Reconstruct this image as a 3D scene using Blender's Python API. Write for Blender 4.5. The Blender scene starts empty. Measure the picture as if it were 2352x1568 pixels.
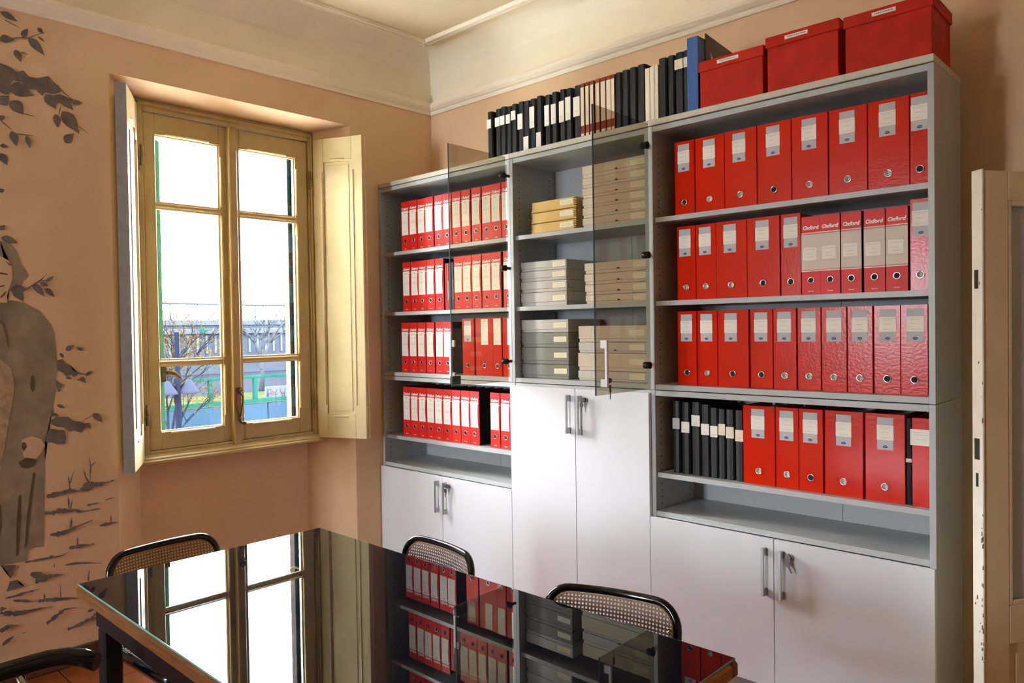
import bpy, bmesh, math, random
from mathutils import Vector, Matrix
random.seed(7)
SC = bpy.context.scene
COL = SC.collection

# ------------------------------------------------------------------ camera
cam_d = bpy.data.cameras.new('camera')
cam_d.sensor_width = 36.0
cam_d.lens = 36.0 * 1719.19 / 2352.0
cam_d.clip_start = 0.02
cam_d.clip_end = 500
cam = bpy.data.objects.new('camera', cam_d)
COL.objects.link(cam)
_h, _p, _r = 0.758347, -0.0174102, -0.0150255            # heading, pitch, roll
_f = Vector((-math.sin(_h) * math.cos(_p), math.cos(_h) * math.cos(_p), math.sin(_p)))
_x = Vector((math.cos(_h), math.sin(_h), 0))
_u = _x.cross(_f)
_x2 = math.cos(_r) * _x + math.sin(_r) * _u
_u2 = -math.sin(_r) * _x + math.cos(_r) * _u
cam.matrix_world = Matrix(((_x2.x, _u2.x, -_f.x, 0), (_x2.y, _u2.y, -_f.y, 0), (_x2.z, _u2.z, -_f.z, 1.6), (0, 0, 0, 1)))
SC.camera = cam

# ------------------------------------------------------------------ world (bright overcast sky), exposure
W = bpy.data.worlds.new('overcast_sky')
SC.world = W
W.use_nodes = True
_bg = W.node_tree.nodes['Background']
_sky = W.node_tree.nodes.new('ShaderNodeTexSky')          # hazy sky, low sun behind the houses across the street
_sky.sky_type = 'NISHITA'
_sky.sun_disc = False
_sky.sun_elevation = math.radians(24)
_sky.sun_rotation = math.radians(-128)
_sky.air_density = 1.0
_sky.dust_density = 6.0
_sky.ozone_density = 1.5
_veil = W.node_tree.nodes.new('ShaderNodeMixRGB')         # thin white cloud veil over the whole sky
_veil.inputs[0].default_value = 0.85
_veil.inputs[2].default_value = (8.9, 9.9, 11.3, 1)
W.node_tree.links.new(_sky.outputs[0], _veil.inputs[1])
W.node_tree.links.new(_veil.outputs[0], _bg.inputs[0])
_bg.inputs[1].default_value = 1.0
SC.view_settings.view_transform = 'Standard'
SC.view_settings.look = 'None'
SC.view_settings.gamma = 1.0
SC.view_settings.use_curve_mapping = False
SC.view_settings.exposure = 3.3
SC.cycles.use_denoising = True
SC.cycles.use_adaptive_sampling = True
SC.cycles.adaptive_threshold = 0.02
SC.cycles.max_bounces = 8
SC.cycles.diffuse_bounces = 5
SC.cycles.glossy_bounces = 4
SC.cycles.transmission_bounces = 6
SC.cycles.transparent_max_bounces = 16
SC.cycles.sample_clamp_indirect = 6.0
SC.cycles.caustics_reflective = False
SC.cycles.caustics_refractive = False


def portal(name, center, normal, w, h):
    d = bpy.data.lights.new(name, 'AREA')
    d.shape = 'RECTANGLE'
    d.size, d.size_y = w, h
    d.cycles.is_portal = True
    o = bpy.data.objects.new(name, d)
    COL.objects.link(o)
    o.location = center
    o.rotation_euler = Vector(normal).to_track_quat('-Z', 'Z').to_euler()


portal('window_daylight', (-4.45, 2.07, 1.9), (1, 0, 0), 1.1, 2.0)
portal('rear_window_daylight', (-3.275, -5.30, 1.85), (0, 1, 0), 0.9, 2.05)


# ------------------------------------------------------------------ materials
def s2l(c):
    return tuple(((x / 12.92) if x <= 0.04045 else ((x + 0.055) / 1.055) ** 2.4) for x in c)


def hexc(h):
    return s2l([int(h[i:i + 2], 16) / 255 for i in (0, 2, 4)])


MATS = {}


def mat(name, col, rough=0.5, metal=0.0, spec=0.5, noise=None, bump=None, coat=0.0, var=0.12, stretch=(1, 1, 1), col2=None):
    """procedural principled material: base colour, optional colour noise (scale) and bump (scale, strength)"""
    m = bpy.data.materials.new(name)
    m.use_nodes = True
    nt = m.node_tree
    b = nt.nodes['Principled BSDF']
    c = hexc(col) if isinstance(col, str) else col
    b.inputs['Base Color'].default_value = (*c, 1)
    b.inputs['Roughness'].default_value = rough
    b.inputs['Metallic'].default_value = metal
    b.inputs['Specular IOR Level'].default_value = spec
    b.inputs['Coat Weight'].default_value = coat
    b.inputs['Coat Roughness'].default_value = 0.08
    tc = mp = None
    if noise or bump:
        tc = nt.nodes.new('ShaderNodeTexCoord')
        mp = nt.nodes.new('ShaderNodeMapping')
        mp.inputs['Scale'].default_value = stretch
        nt.links.new(tc.outputs['Object'], mp.inputs['Vector'])
    if noise:
        n = nt.nodes.new('ShaderNodeTexNoise')
        n.inputs['Scale'].default_value = noise
        n.inputs['Detail'].default_value = 5
        nt.links.new(mp.outputs[0], n.inputs['Vector'])
        r = nt.nodes.new('ShaderNodeValToRGB')
        r.color_ramp.elements[0].position = 0.3
        r.color_ramp.elements[1].position = 0.7
        c2 = (hexc(col2) if isinstance(col2, str) else col2) if col2 else tuple(x * (1 - 2 * var) for x in c)
        r.color_ramp.elements[0].color = (*c2, 1)
        r.color_ramp.elements[1].color = (*c, 1)
        nt.links.new(n.outputs['Fac'], r.inputs['Fac'])
        nt.links.new(r.outputs['Color'], b.inputs['Base Color'])
    if bump:
        n2 = nt.nodes.new('ShaderNodeTexNoise')
        n2.inputs['Scale'].default_value = bump[0]
        n2.inputs['Detail'].default_value = 4
        nt.links.new(mp.outputs[0], n2.inputs['Vector'])
        bp = nt.nodes.new('ShaderNodeBump')
        bp.inputs['Strength'].default_value = bump[1]
        bp.inputs['Distance'].default_value = 0.01
        nt.links.new(n2.outputs['Fac'], bp.inputs['Height'])
        nt.links.new(bp.outputs[0], b.inputs['Normal'])
    MATS[name] = m
    return m


def thin_glass(name, tint, rough=0.0, refl=0.035, haze=0.0):
    """thin pane: tinted see-through plus mirror reflection that grows towards grazing angles"""
    m = bpy.data.materials.new(name)
    m.use_nodes = True
    nt = m.node_tree
    nt.nodes.clear()
    out = nt.nodes.new('ShaderNodeOutputMaterial')
    tr = nt.nodes.new('ShaderNodeBsdfTransparent')
    tr.inputs[0].default_value = (*tint, 1)
    gl = nt.nodes.new('ShaderNodeBsdfGlossy')
    gl.inputs['Roughness'].default_value = rough
    ge = nt.nodes.new('ShaderNodeLayerWeight')            # 'Facing' output: 0 head-on, 1 edge-on
    ge.inputs['Blend'].default_value = 0.5
    pw = nt.nodes.new('ShaderNodeMath')
    pw.operation = 'POWER'
    pw.inputs[1].default_value = 5.0
    nt.links.new(ge.outputs['Facing'], pw.inputs[0])
    fr = nt.nodes.new('ShaderNodeMath')
    fr.operation = 'MULTIPLY_ADD'
    fr.inputs[1].default_value = 0.95 - refl
    fr.inputs[2].default_value = refl
    nt.links.new(pw.outputs[0], fr.inputs[0])
    mx = nt.nodes.new('ShaderNodeMixShader')
    nt.links.new(fr.outputs[0], mx.inputs[0])
    nt.links.new(tr.outputs[0], mx.inputs[1])
    nt.links.new(gl.outputs[0], mx.inputs[2])
    last = mx
    if haze:
        df = nt.nodes.new('ShaderNodeBsdfTranslucent')
        df.inputs[0].default_value = (0.8, 0.85, 0.85, 1)
        m2 = nt.nodes.new('ShaderNodeMixShader')
        m2.inputs[0].default_value = haze
        nt.links.new(mx.outputs[0], m2.inputs[1])
        nt.links.new(df.outputs[0], m2.inputs[2])
        last = m2
    nt.links.new(last.outputs[0], out.inputs[0])
    MATS[name] = m
    return m


mat('wall_peach', 'e8c5a0', 0.85, spec=0.2, noise=2.2, var=0.05, bump=(60, 0.06))
mat('wall_low_bounce', 'a88c72', 0.85, spec=0.2, noise=2.2, var=0.05)  # made-up tone for the unseen walls, darker to cut bounced light
mat('mural_sash', 'c3a887', 0.9, spec=0.1, noise=40, var=0.18)
mat('cove_cream', 'f5ead2', 0.8, spec=0.2, noise=1.5, var=0.03)
mat('ceiling_cream', 'e6d6b4', 0.8, spec=0.2, noise=1.2, var=0.04)
mat('cornice_cream', 'f6ead4', 0.6, spec=0.3)
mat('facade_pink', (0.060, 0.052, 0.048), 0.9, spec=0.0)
mat('baseboard_brown', '5a3a26', 0.45, noise=12, var=0.15)
mat('joint_dark', '3a2010', 0.8)
mat('tile_terracotta', '8e4a1e', 0.35, noise=9, var=0.22, bump=(40, 0.05))
mat('window_cream', 'bda671', 0.42, noise=18, var=0.05)
mat('bead_cream', 'e2cc94', 0.38)
mat('shutter_cream', 'd2bf8f', 0.45, noise=14, var=0.04)
mat('brass_worn', 'b08d4a', 0.35, metal=0.8)
mat('brass_outdoor', (0.030, 0.018, 0.005), 0.6, spec=0.0)
mat('bronze_dark', '6b5836', 0.35, metal=0.7)
mat('steel_hinge', '8d7b55', 0.45, metal=0.5)
thin_glass('window_glass', (0.97, 0.985, 0.98))
thin_glass('smoked_glass', (0.74, 0.70, 0.62))
mat('shutter_green', (0.012, 0.030, 0.012), 0.6, spec=0.0, noise=25, var=0.2)
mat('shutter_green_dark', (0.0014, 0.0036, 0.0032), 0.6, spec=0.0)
mat('shutter_edge', '8a8075', 0.6, noise=30, var=0.1)
mat('melamine_grey', 'b4b8ba', 0.38, spec=0.4)
mat('melamine_white', 'dadbe2', 0.42, spec=0.4, bump=(400, 0.02))
mat('melamine_edge', 'c9c5b8', 0.4)
mat('gap_dark', '2a2620', 0.8)
mat('peg_black', '0c0c0c', 0.7)
mat('alu', 'c9cbd0', 0.32, metal=0.9)
mat('alu_white', 'e4e6ea', 0.4, metal=0.2)
mat('chrome', 'dcdcdc', 0.12, metal=1.0)
mat('key_steel', '6e6e6c', 0.35, metal=0.8)
mat('plastic_black', '121212', 0.4)
mat('binder_red', 'd8211d', 0.45, spec=0.3)
mat('binder_red_line', 'b3221f', 0.5)
mat('binder_gloss', 'cf2303', 0.19, spec=0.2, bump=(90, 0.06))
mat('binder_black', '121214', 0.5, bump=(300, 0.08))
mat('binder_inner', '2a2a2c', 0.7)
mat('paper_white', 'f2efe8', 0.8, spec=0.1)
mat('paper_cream', 'eadfcb', 0.8, spec=0.1)
mat('paper_grey', 'c3c4c8', 0.8, spec=0.1)
mat('paper_beige', 'dcd0c6', 0.7, spec=0.2)
mat('paper_block', 'd9d3c4', 0.9, spec=0.1, noise=90, var=0.1, stretch=(1, 1, 0.05))
mat('ink_grey', '77747a', 0.9, spec=0.1)
mat('ink_light', 'a9a4a0', 0.9, spec=0.1)
mat('ink_blue', '2f3d86', 0.6)
mat('print_white', 'f7f3ee', 0.6)
mat('hole_dark', '080707', 0.7)
mat('hole_paper', '9a938a', 0.8)
mat('box_tan', 'e0bc78', 0.7, spec=0.2, noise=30, var=0.06, bump=(150, 0.05))
mat('box_grey_light', 'c3bfba', 0.75, spec=0.2, noise=25, var=0.04)
mat('box_grey_dark', '8f8c86', 0.75, spec=0.2, noise=25, var=0.05)
mat('box_cream', 'cfc4b2', 0.75, spec=0.2, noise=25, var=0.04)
mat('tag_cream', 'e9e4c9', 0.8, spec=0.1)
mat('box_red', 'c82305', 0.6, spec=0.25, noise=14, var=0.12, bump=(120, 0.06))
mat('book_black', '191a1d', 0.5)
mat('book_brown', '8c3614', 0.5)
mat('book_white', 'efe5d2', 0.7)
mat('book_blue', '2b5fa6', 0.45)
mat('book_navy', '2b3a5e', 0.5)
mat('acrylic_dark', '4a4238', 0.25)
mat('wood_edge', '8c5a30', 0.4, noise=8, var=0.25, stretch=(1, 12, 12), coat=0.2)
mat('wood_edge_amber', 'b9741c', 0.4, noise=8, var=0.2, stretch=(12, 1, 12), coat=0.2)
mat('table_black', '08080a', 0.35)
mat('steel_navy', '10141f', 0.4, metal=0.3)
mat('glass_edge', '7fb3ab', 0.1, spec=0.8)
mat('wood_black', '08080a', 0.14, spec=0.5)
mat('cane', '8a6b44', 0.55, noise=120, var=0.15)
mat('rim_cane', '9c8058', 0.5)
mat('door_cream', 'e8d6ab', 0.5, noise=7, var=0.06)
mat('door_edge', 'e6dfd0', 0.6, noise=26, var=0.05)
mat('chip_brown', '5b4128', 0.8)
mat('mural_dark', '857b74', 0.9, spec=0.1, noise=22, var=0.2)
mat('mural_robe', 'a6977f', 0.9, spec=0.1, noise=11, var=0.2)
mat('mural_robe_dark', '71634f', 0.9, spec=0.1, noise=14, var=0.15)
mat('mural_skin', 'dcbb9a', 0.9, spec=0.1, noise=8, var=0.05)
mat('mural_line', '7a5a40', 0.9, spec=0.1)
m = mat('table_glass', (0.004, 0.005, 0.007), 0.012, spec=0.5)
m.node_tree.nodes['Principled BSDF'].inputs['IOR'].default_value = 1.62
m = mat('frosted_glass', 'bccad2', 0.35, spec=0.5)


# ------------------------------------------------------------------ mesh helpers
def wloc(o):
    v = Vector((0, 0, 0))
    while o:
        v += o.location
        o = o.parent
    return v


def rawobj(name, me, parent=None):
    o = bpy.data.objects.new(name, me)
    COL.objects.link(o)
    if parent:
        o.parent = parent
    return o


def tag(o, label=None, cat=None, group=None, kind=None):
    if label:
        o['label'] = label
    if cat:
        o['category'] = cat
    if group:
        o['group'] = group
    if kind:
        o['kind'] = kind
    return o


def thing(name, label, cat, loc=(0, 0, 0), group=None, kind=None):
    o = bpy.data.objects.new(name, None)
    o.empty_display_size = 0.05
    COL.objects.link(o)
    o.location = loc
    return tag(o, label, cat, group, kind)


class MB:
    def __init__(s):
        s.v, s.f, s.m, s.s = [], [], [], []

    def add(s, vs, fs, mi=0, smooth=False):
        b = len(s.v)
        s.v += [tuple(v) for v in vs]
        for f in fs:
            s.f.append([i + b for i in f])
            s.m.append(mi)
            s.s.append(smooth)
        return s

    def box(s, x0, x1, y0, y1, z0, z1, mi=0):
        vs = [(x0, y0, z0), (x1, y0, z0), (x1, y1, z0), (x0, y1, z0), (x0, y0, z1), (x1, y0, z1), (x1, y1, z1), (x0, y1, z1)]
        return s.add(vs, [(0, 3, 2, 1), (4, 5, 6, 7), (0, 1, 5, 4), (1, 2, 6, 5), (2, 3, 7, 6), (3, 0, 4, 7)], mi)

    def prism(s, poly, axis, a0, a1, mi=0):
        """extrude a 2-D polygon along an axis; poly gives the two other coordinates in x,y,z order"""
        def P(p, a):
            q = list(p)
            q.insert(axis, a)
            return q
        n = len(poly)
        vs = [P(p, a0) for p in poly] + [P(p, a1) for p in poly]
        fs = [tuple(range(n))[::-1], tuple(range(n, 2 * n))] + [(i, (i + 1) % n, n + (i + 1) % n, n + i) for i in range(n)]
        return s.add(vs, fs, mi)

    def tube(s, path, r, n=8, closed=False, mi=0, r2=None, smooth=True):
        pts = [Vector(p) for p in path]
        L = len(pts)
        base = len(s.v)
        prev = None
        for i, p in enumerate(pts):
            a = pts[(i - 1) % L] if (closed or i > 0) else p
            b = pts[(i + 1) % L] if (closed or i < L - 1) else p
            t = (b - a).normalized()
            if prev is None:
                ref = Vector((0, 0, 1)) if abs(t.z) < 0.9 else Vector((1, 0, 0))
                nx = t.cross(ref).normalized()
            else:
                nx = (prev - t * prev.dot(t)).normalized()
            prev = nx
            ny = t.cross(nx)
            rr = r[i] if isinstance(r, (list, tuple)) else r
            rb = r2 if r2 else rr
            for k in range(n):
                an = 2 * math.pi * k / n
                s.v.append(tuple(p + nx * (math.cos(an) * rr) + ny * (math.sin(an) * rb)))
        seg = L if closed else L - 1
        for i in range(seg):
            j = (i + 1) % L
            for k in range(n):
                k2 = (k + 1) % n
                s.f.append([base + i * n + k, base + i * n + k2, base + j * n + k2, base + j * n + k])
                s.m.append(mi)
                s.s.append(smooth)
        if not closed:
            s.f.append([base + k for k in range(n)][::-1])
            s.f.append([base + (L - 1) * n + k for k in range(n)])
            s.m += [mi, mi]
            s.s += [False, False]
        return s

    def cyl(s, p, axis, r, h, n=12, mi=0):
        a = [0, 0, 0]
        a[axis] = h
        q = (p[0] + a[0], p[1] + a[1], p[2] + a[2])
        return s.tube([p, q], r, n, mi=mi)

    def disc(s, c, axis, r, n=14, mi=0, ry=None, flip=False):
        vs = []
        for k in range(n):
            an = 2 * math.pi * k / n
            q = [r * math.cos(an), (ry or r) * math.sin(an)]
            q.insert(axis, 0)
            vs.append((c[0] + q[0], c[1] + q[1], c[2] + q[2]))
        f = tuple(range(n))
        return s.add(vs, [f[::-1] if flip else f], mi)

    def lathe(s, c, prof, n=16, axis=2, mi=0):
        base = len(s.v)
        for (r, h) in prof:
            for k in range(n):
                an = 2 * math.pi * k / n
                q = [r * math.cos(an), r * math.sin(an)]
                q.insert(axis, h)
                s.v.append((c[0] + q[0], c[1] + q[1], c[2] + q[2]))
        for i in range(len(prof) - 1):
            for k in range(n):
                k2 = (k + 1) % n
                s.f.append([base + i * n + k, base + i * n + k2, base + (i + 1) * n + k2, base + (i + 1) * n + k])
                s.m.append(mi)
                s.s.append(True)
        return s

    def quad(s, a, b, c, d, mi=0):
        return s.add([a, b, c, d], [(0, 1, 2, 3)], mi)

    def mesh(s, name, mats, bevel=0.0, off=(0, 0, 0)):
        me = bpy.data.meshes.new(name)
        ox, oy, oz = off
        me.from_pydata([(x - ox, y - oy, z - oz) for x, y, z in s.v], [], s.f)
        if isinstance(mats, str):
            mats = [mats]
        for k in mats:
            me.materials.append(MATS[k])
        me.polygons.foreach_set('material_index', s.m)
        me.polygons.foreach_set('use_smooth', s.s)
        if bevel > 0:
            bm = bmesh.new()
            bm.from_mesh(me)
            bmesh.ops.recalc_face_normals(bm, faces=bm.faces)
            ed = [e for e in bm.edges if len(e.link_faces) == 2 and e.calc_face_angle(0) > 0.6]
            bmesh.ops.bevel(bm, geom=ed, offset=bevel, segments=1, affect='EDGES', clamp_overlap=True)
            bm.to_mesh(me)
            bm.free()
        else:
            bm = bmesh.new()
            bm.from_mesh(me)
            bmesh.ops.recalc_face_normals(bm, faces=bm.faces)
            bm.to_mesh(me)
            bm.free()
        me.update()
        return me

    def build(s, name, mats, parent=None, bevel=0.0):
        off = wloc(parent) if parent else (0, 0, 0)
        return rawobj(name, s.mesh(name, mats, bevel, off), parent)


def copy_tree(o, parent=None):
    c = o.copy()
    COL.objects.link(c)
    c.parent = parent
    for ch in list(o.children):
        copy_tree(ch, c)
    return c


def text_mesh(txt, size, mname, shear=0.0, bold=0.0, align='CENTER', space=1.0):
    """lettering as a flat mesh in the x-z plane, facing -y"""
    cu = bpy.data.curves.new('lettering', 'FONT')
    cu.body = txt
    cu.size = size
    cu.shear = shear
    cu.offset = bold
    cu.align_x = align
    cu.align_y = 'CENTER'
    cu.space_character = space
    o = bpy.data.objects.new('lettering', cu)
    COL.objects.link(o)
    dg = bpy.context.evaluated_depsgraph_get()
    me = bpy.data.meshes.new_from_object(o.evaluated_get(dg))
    bpy.data.objects.remove(o)
    bpy.data.curves.remove(cu)
    for v in me.vertices:
        v.co = (v.co.x, 0.0, v.co.y)
    me.materials.clear()
    me.materials.append(MATS[mname])
    return me


# ------------------------------------------------------------------ room constants (metres)
WX, BY = -4.04, 3.47            # window wall plane, cabinet wall plane
RX, FY = 1.30, -5.00            # wall on the right, wall behind the camera
ZC = 3.50

# ------------------------------------------------------------------ room shell
def struct(o, label, cat):
    return tag(o, label, cat, kind='structure')


# floor of terracotta tiles, the joints sit a little lower
fl = MB().box(WX - 0.3, RX + 0.2, FY - 0.2, BY + 0.3, -0.10, -0.004).build('floor', 'joint_dark')
struct(fl, 'terracotta tiled floor under the table', 'floor')
TS = 0.30
tile_me = MB().box(0.002, TS - 0.002, 0.002, TS - 0.002, -0.004, 0.0).mesh('floor_tile', 'tile_terracotta', 0.0015)
nt_ = 0
rest = MB()
for i in range(18):
    for j in range(30):
        x = WX + i * TS
        y = BY - (j + 1) * TS
        if x > RX or y < FY - TS:
            continue
        if x < -1.4 and y < 2.0 and nt_ < 120:
            o = rawobj('floor_tile', tile_me, fl)
            o.location = (x, y, 0)
            nt_ += 1
        else:
            rest.box(x + 0.002, x + TS - 0.002, y + 0.002, y + TS - 0.002, -0.004, 0.0)
o = rest.build('floor_tiles', 'tile_terracotta', fl)
o['kind'] = 'stuff'

# window wall with the splayed niche
w = MB()
XO = WX - 0.50
w.box(XO, WX, FY - 0.3, 1.36, 0, ZC)
w.box(XO, WX, 2.79, BY + 0.3, 0, ZC)
w.box(XO, WX, 1.36, 2.79, 2.91, ZC)
w.box(XO, WX - 0.22, 1.36, 2.79, 0, 0.90)
w.box(XO, WX - 0.22, 1.36, 1.56, 0.90, 2.91)
w.box(XO, WX - 0.22, 2.60, 2.79, 0.90, 2.91)
w.box(XO, WX - 0.22, 1.56, 2.60, 2.855, 2.91)
w.prism([(WX, 1.36), (WX - 0.22, 1.36), (WX - 0.22, 1.544)], 2, 0, 2.91)
w.prism([(WX, 2.79), (WX - 0.22, 2.57), (WX - 0.22, 2.79)], 2, 0, 2.91)
w.prism([(WX, 2.91), (WX - 0.22, 2.855), (WX - 0.22, 2.91)], 1, 1.36, 2.79)
wall_l = struct(w.build('wall_left', 'wall_peach'), 'peach plaster wall with window niche and painted mural', 'wall')
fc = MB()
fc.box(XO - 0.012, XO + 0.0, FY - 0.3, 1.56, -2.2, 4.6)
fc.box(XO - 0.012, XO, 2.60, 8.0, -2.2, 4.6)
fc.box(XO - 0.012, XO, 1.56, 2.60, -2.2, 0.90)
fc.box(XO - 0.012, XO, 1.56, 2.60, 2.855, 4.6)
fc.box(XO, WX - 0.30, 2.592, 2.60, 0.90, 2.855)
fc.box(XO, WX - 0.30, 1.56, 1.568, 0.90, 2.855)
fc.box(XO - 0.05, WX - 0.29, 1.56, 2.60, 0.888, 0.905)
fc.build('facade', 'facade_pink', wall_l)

# cabinet wall with the doorway far right
w = MB()
w.box(WX, -0.09, BY, BY + 0.3, 0, ZC)
w.box(-0.09, 0.80, BY, BY + 0.3, 2.12, ZC)
w.box(0.80, RX + 0.2, BY, BY + 0.3, 0, ZC)
struct(w.build('wall_back', 'wall_peach'), 'peach plaster wall behind the file cabinets', 'wall')
w = MB()
w.box(-0.6, 1.3, BY + 1.6, BY + 1.7, 0, 2.6)
w.box(-0.6, -0.5, BY + 0.3, BY + 1.6, 0, 2.6)
w.box(1.3, 1.4, BY + 0.3, BY + 1.7, 0, 2.6)
w.box(-0.6, 1.4, BY + 0.3, BY + 1.7, 2.6, 2.7)
w.box(-0.6, 1.4, BY + 0.3, BY + 1.7, -0.1, 0)
struct(w.build('wall_hallway', 'wall_peach'), 'dim hallway walls beyond the doorway', 'wall')
struct(MB().box(RX, RX + 0.2, FY - 0.3, BY + 0.3, 0, ZC).build('wall_right', 'wall_low_bounce'), 'unseen wall on the right, tan chosen to cut bounced light', 'wall')  # out of view, paint darkened so less light bounces back
w = MB()
w.box(WX, -3.70, FY - 0.35, FY, 0, ZC)
w.box(-2.85, RX, FY - 0.35, FY, 0, ZC)
w.box(-3.70, -2.85, FY - 0.35, FY, 0, 0.85)
w.box(-3.70, -2.85, FY - 0.35, FY, 2.85, ZC)
struct(w.build('wall_front', 'wall_low_bounce'), 'wall with second window behind the viewer, darkened to cut bounced light', 'wall')  # same darkened paint, less bounce from behind the viewer

# ceiling: flat field plus coves
ce = MB()
ce.box(WX - 0.3, RX + 0.2, FY - 0.3, BY + 0.3, ZC, ZC + 0.1)
struct(ce.build('ceiling', 'ceiling_cream'), 'cream plaster ceiling field', 'ceiling')


def cove_poly(rx, rz, z0):
    p = [(0.0, z0)]
    for k in range(13):
        a = math.pi / 2 * k / 12
        p.append((rx * (1 - math.cos(a)), z0 + rz * math.sin(a)))
    p += [(rx, ZC + 0.01), (-0.02, ZC + 0.01), (-0.02, z0)]
    return p


pr = cove_poly(0.17, 0.16, 3.34)
cv = MB()
cv.prism([(WX + d, z) for d, z in pr], 1, FY, BY)
o = cv.build('trim_1', 'cove_cream')
for p_ in o.data.polygons:
    p_.use_smooth = False
struct(o, 'cream curved cove above the window wall', 'cove')
cv = MB()
cv.prism([(BY - d, z) for d, z in pr], 0, WX, RX)
struct(cv.build('trim_2', 'cove_cream'), 'cream curved cove above the cabinet wall', 'cove')
# flat cream frieze between cornice and cove
struct(MB().box(WX - 0.01, WX + 0.004, FY, BY, 3.17, 3.36).build('trim_3', 'cove_cream'), 'cream frieze above the window-side cornice', 'frieze')
struct(MB().box(WX, RX, BY - 0.004, BY + 0.01, 3.17, 3.36).build('trim_4', 'cove_cream'), 'cream frieze above the cornice over the cabinets', 'frieze')
cor = [(0, 3.100), (0.012, 3.100), (0.018, 3.112), (0.018, 3.122), (0.030, 3.128), (0.044, 3.142), (0.050, 3.158), (0.050, 3.168),
       (0.030, 3.172), (0.026, 3.184), (0.006, 3.188), (0, 3.188)]
struct(MB().prism([(WX + d, z) for d, z in cor], 1, FY, BY).build('trim_5', 'cornice_cream'), 'moulded plaster cornice along the window wall', 'cornice')
struct(MB().prism([(BY - d, z) for d, z in cor], 0, WX, RX).build('trim_6', 'cornice_cream'), 'moulded plaster cornice over the cabinets', 'cornice')
mo = [(0, ZC + 0.002), (0, ZC - 0.008), (0.010, ZC - 0.020), (0.022, ZC - 0.020), (0.026, ZC - 0.012), (0.040, ZC - 0.012), (0.046, ZC - 0.022), (0.056, ZC - 0.020), (0.064, ZC - 0.006), (0.064, ZC + 0.002)]
struct(MB().prism([(WX + 0.20 + d, z) for d, z in mo], 1, FY + 0.2, BY - 0.20).build('trim_7', 'cornice_cream'), 'ceiling moulding strip parallel to the window wall', 'moulding')
struct(MB().prism([(BY - 0.20 - d, z) for d, z in mo], 0, WX + 0.20, RX - 0.2).build('trim_8', 'cornice_cream'), 'ceiling moulding strip parallel to the cabinet wall', 'moulding')
bb = MB().box(WX, WX + 0.016, FY, 1.36, 0, 0.09)
struct(bb.build('baseboard_left', 'baseboard_brown', bevel=0.004), 'dark brown baseboard below the painted wall', 'baseboard')
struct(MB().box(WX, WX + 0.016, 2.79, 2.97, 0, 0.09).build('baseboard_corner', 'baseboard_brown', bevel=0.004), 'short dark baseboard piece beside the corner cabinet', 'baseboard')

# ------------------------------------------------------------------ window in the niche
win = thing('window_1', 'cream wooden casement window in the niche with six panes', 'window', (WX - 0.2, 2.07, 0.90), kind='structure')
FX = WX - 0.17                    # front of the fixed frame
f = MB()
f.box(FX - 0.08, FX, 1.50, 1.582, 0.90, 2.865)
f.box(FX - 0.08, FX, 2.588, 2.625, 0.90, 2.865)
f.box(FX - 0.08, FX, 1.582, 2.588, 2.805, 2.865)
f.box(FX - 0.08, FX, 1.582, 2.588, 0.90, 0.962)
f.build('frame', 'window_cream', win, 0.004)
f = MB()                           # raised moulding on the frame
f.box(FX, FX + 0.012, 1.530, 1.560, 0.94, 2.850)
f.box(FX, FX + 0.012, 2.597, 2.612, 0.94, 2.850)
f.box(FX, FX + 0.012, 1.530, 2.612, 2.832, 2.850)
f.build('frame_moulding', 'window_cream', win, 0.004)
s_ = MB()
s_.prism([(WX - 0.26, 0.898), (WX - 0.128, 0.898), (WX - 0.128, 0.914), (WX - 0.140, 0.918), (WX - 0.140, 0.926), (WX - 0.152, 0.934), (WX - 0.160, 0.944), (WX - 0.26, 0.950)], 1, 1.47, 2.67)
s_.build('window_sill', 'window_cream', win, 0.002)


def rounded_rect_bead(y0, y1, z0, z1, x, t=0.010, d=0.008):
    b = MB()
    b.box(x - d, x + d, y0 - t, y0, z0 - t, z1 + t)
    b.box(x - d, x + d, y1, y1 + t, z0 - t, z1 + t)
    b.box(x - d, x + d, y0, y1, z0 - t, z0)
    b.box(x - d, x + d, y0, y1, z1, z1 + t)
    return b


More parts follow.
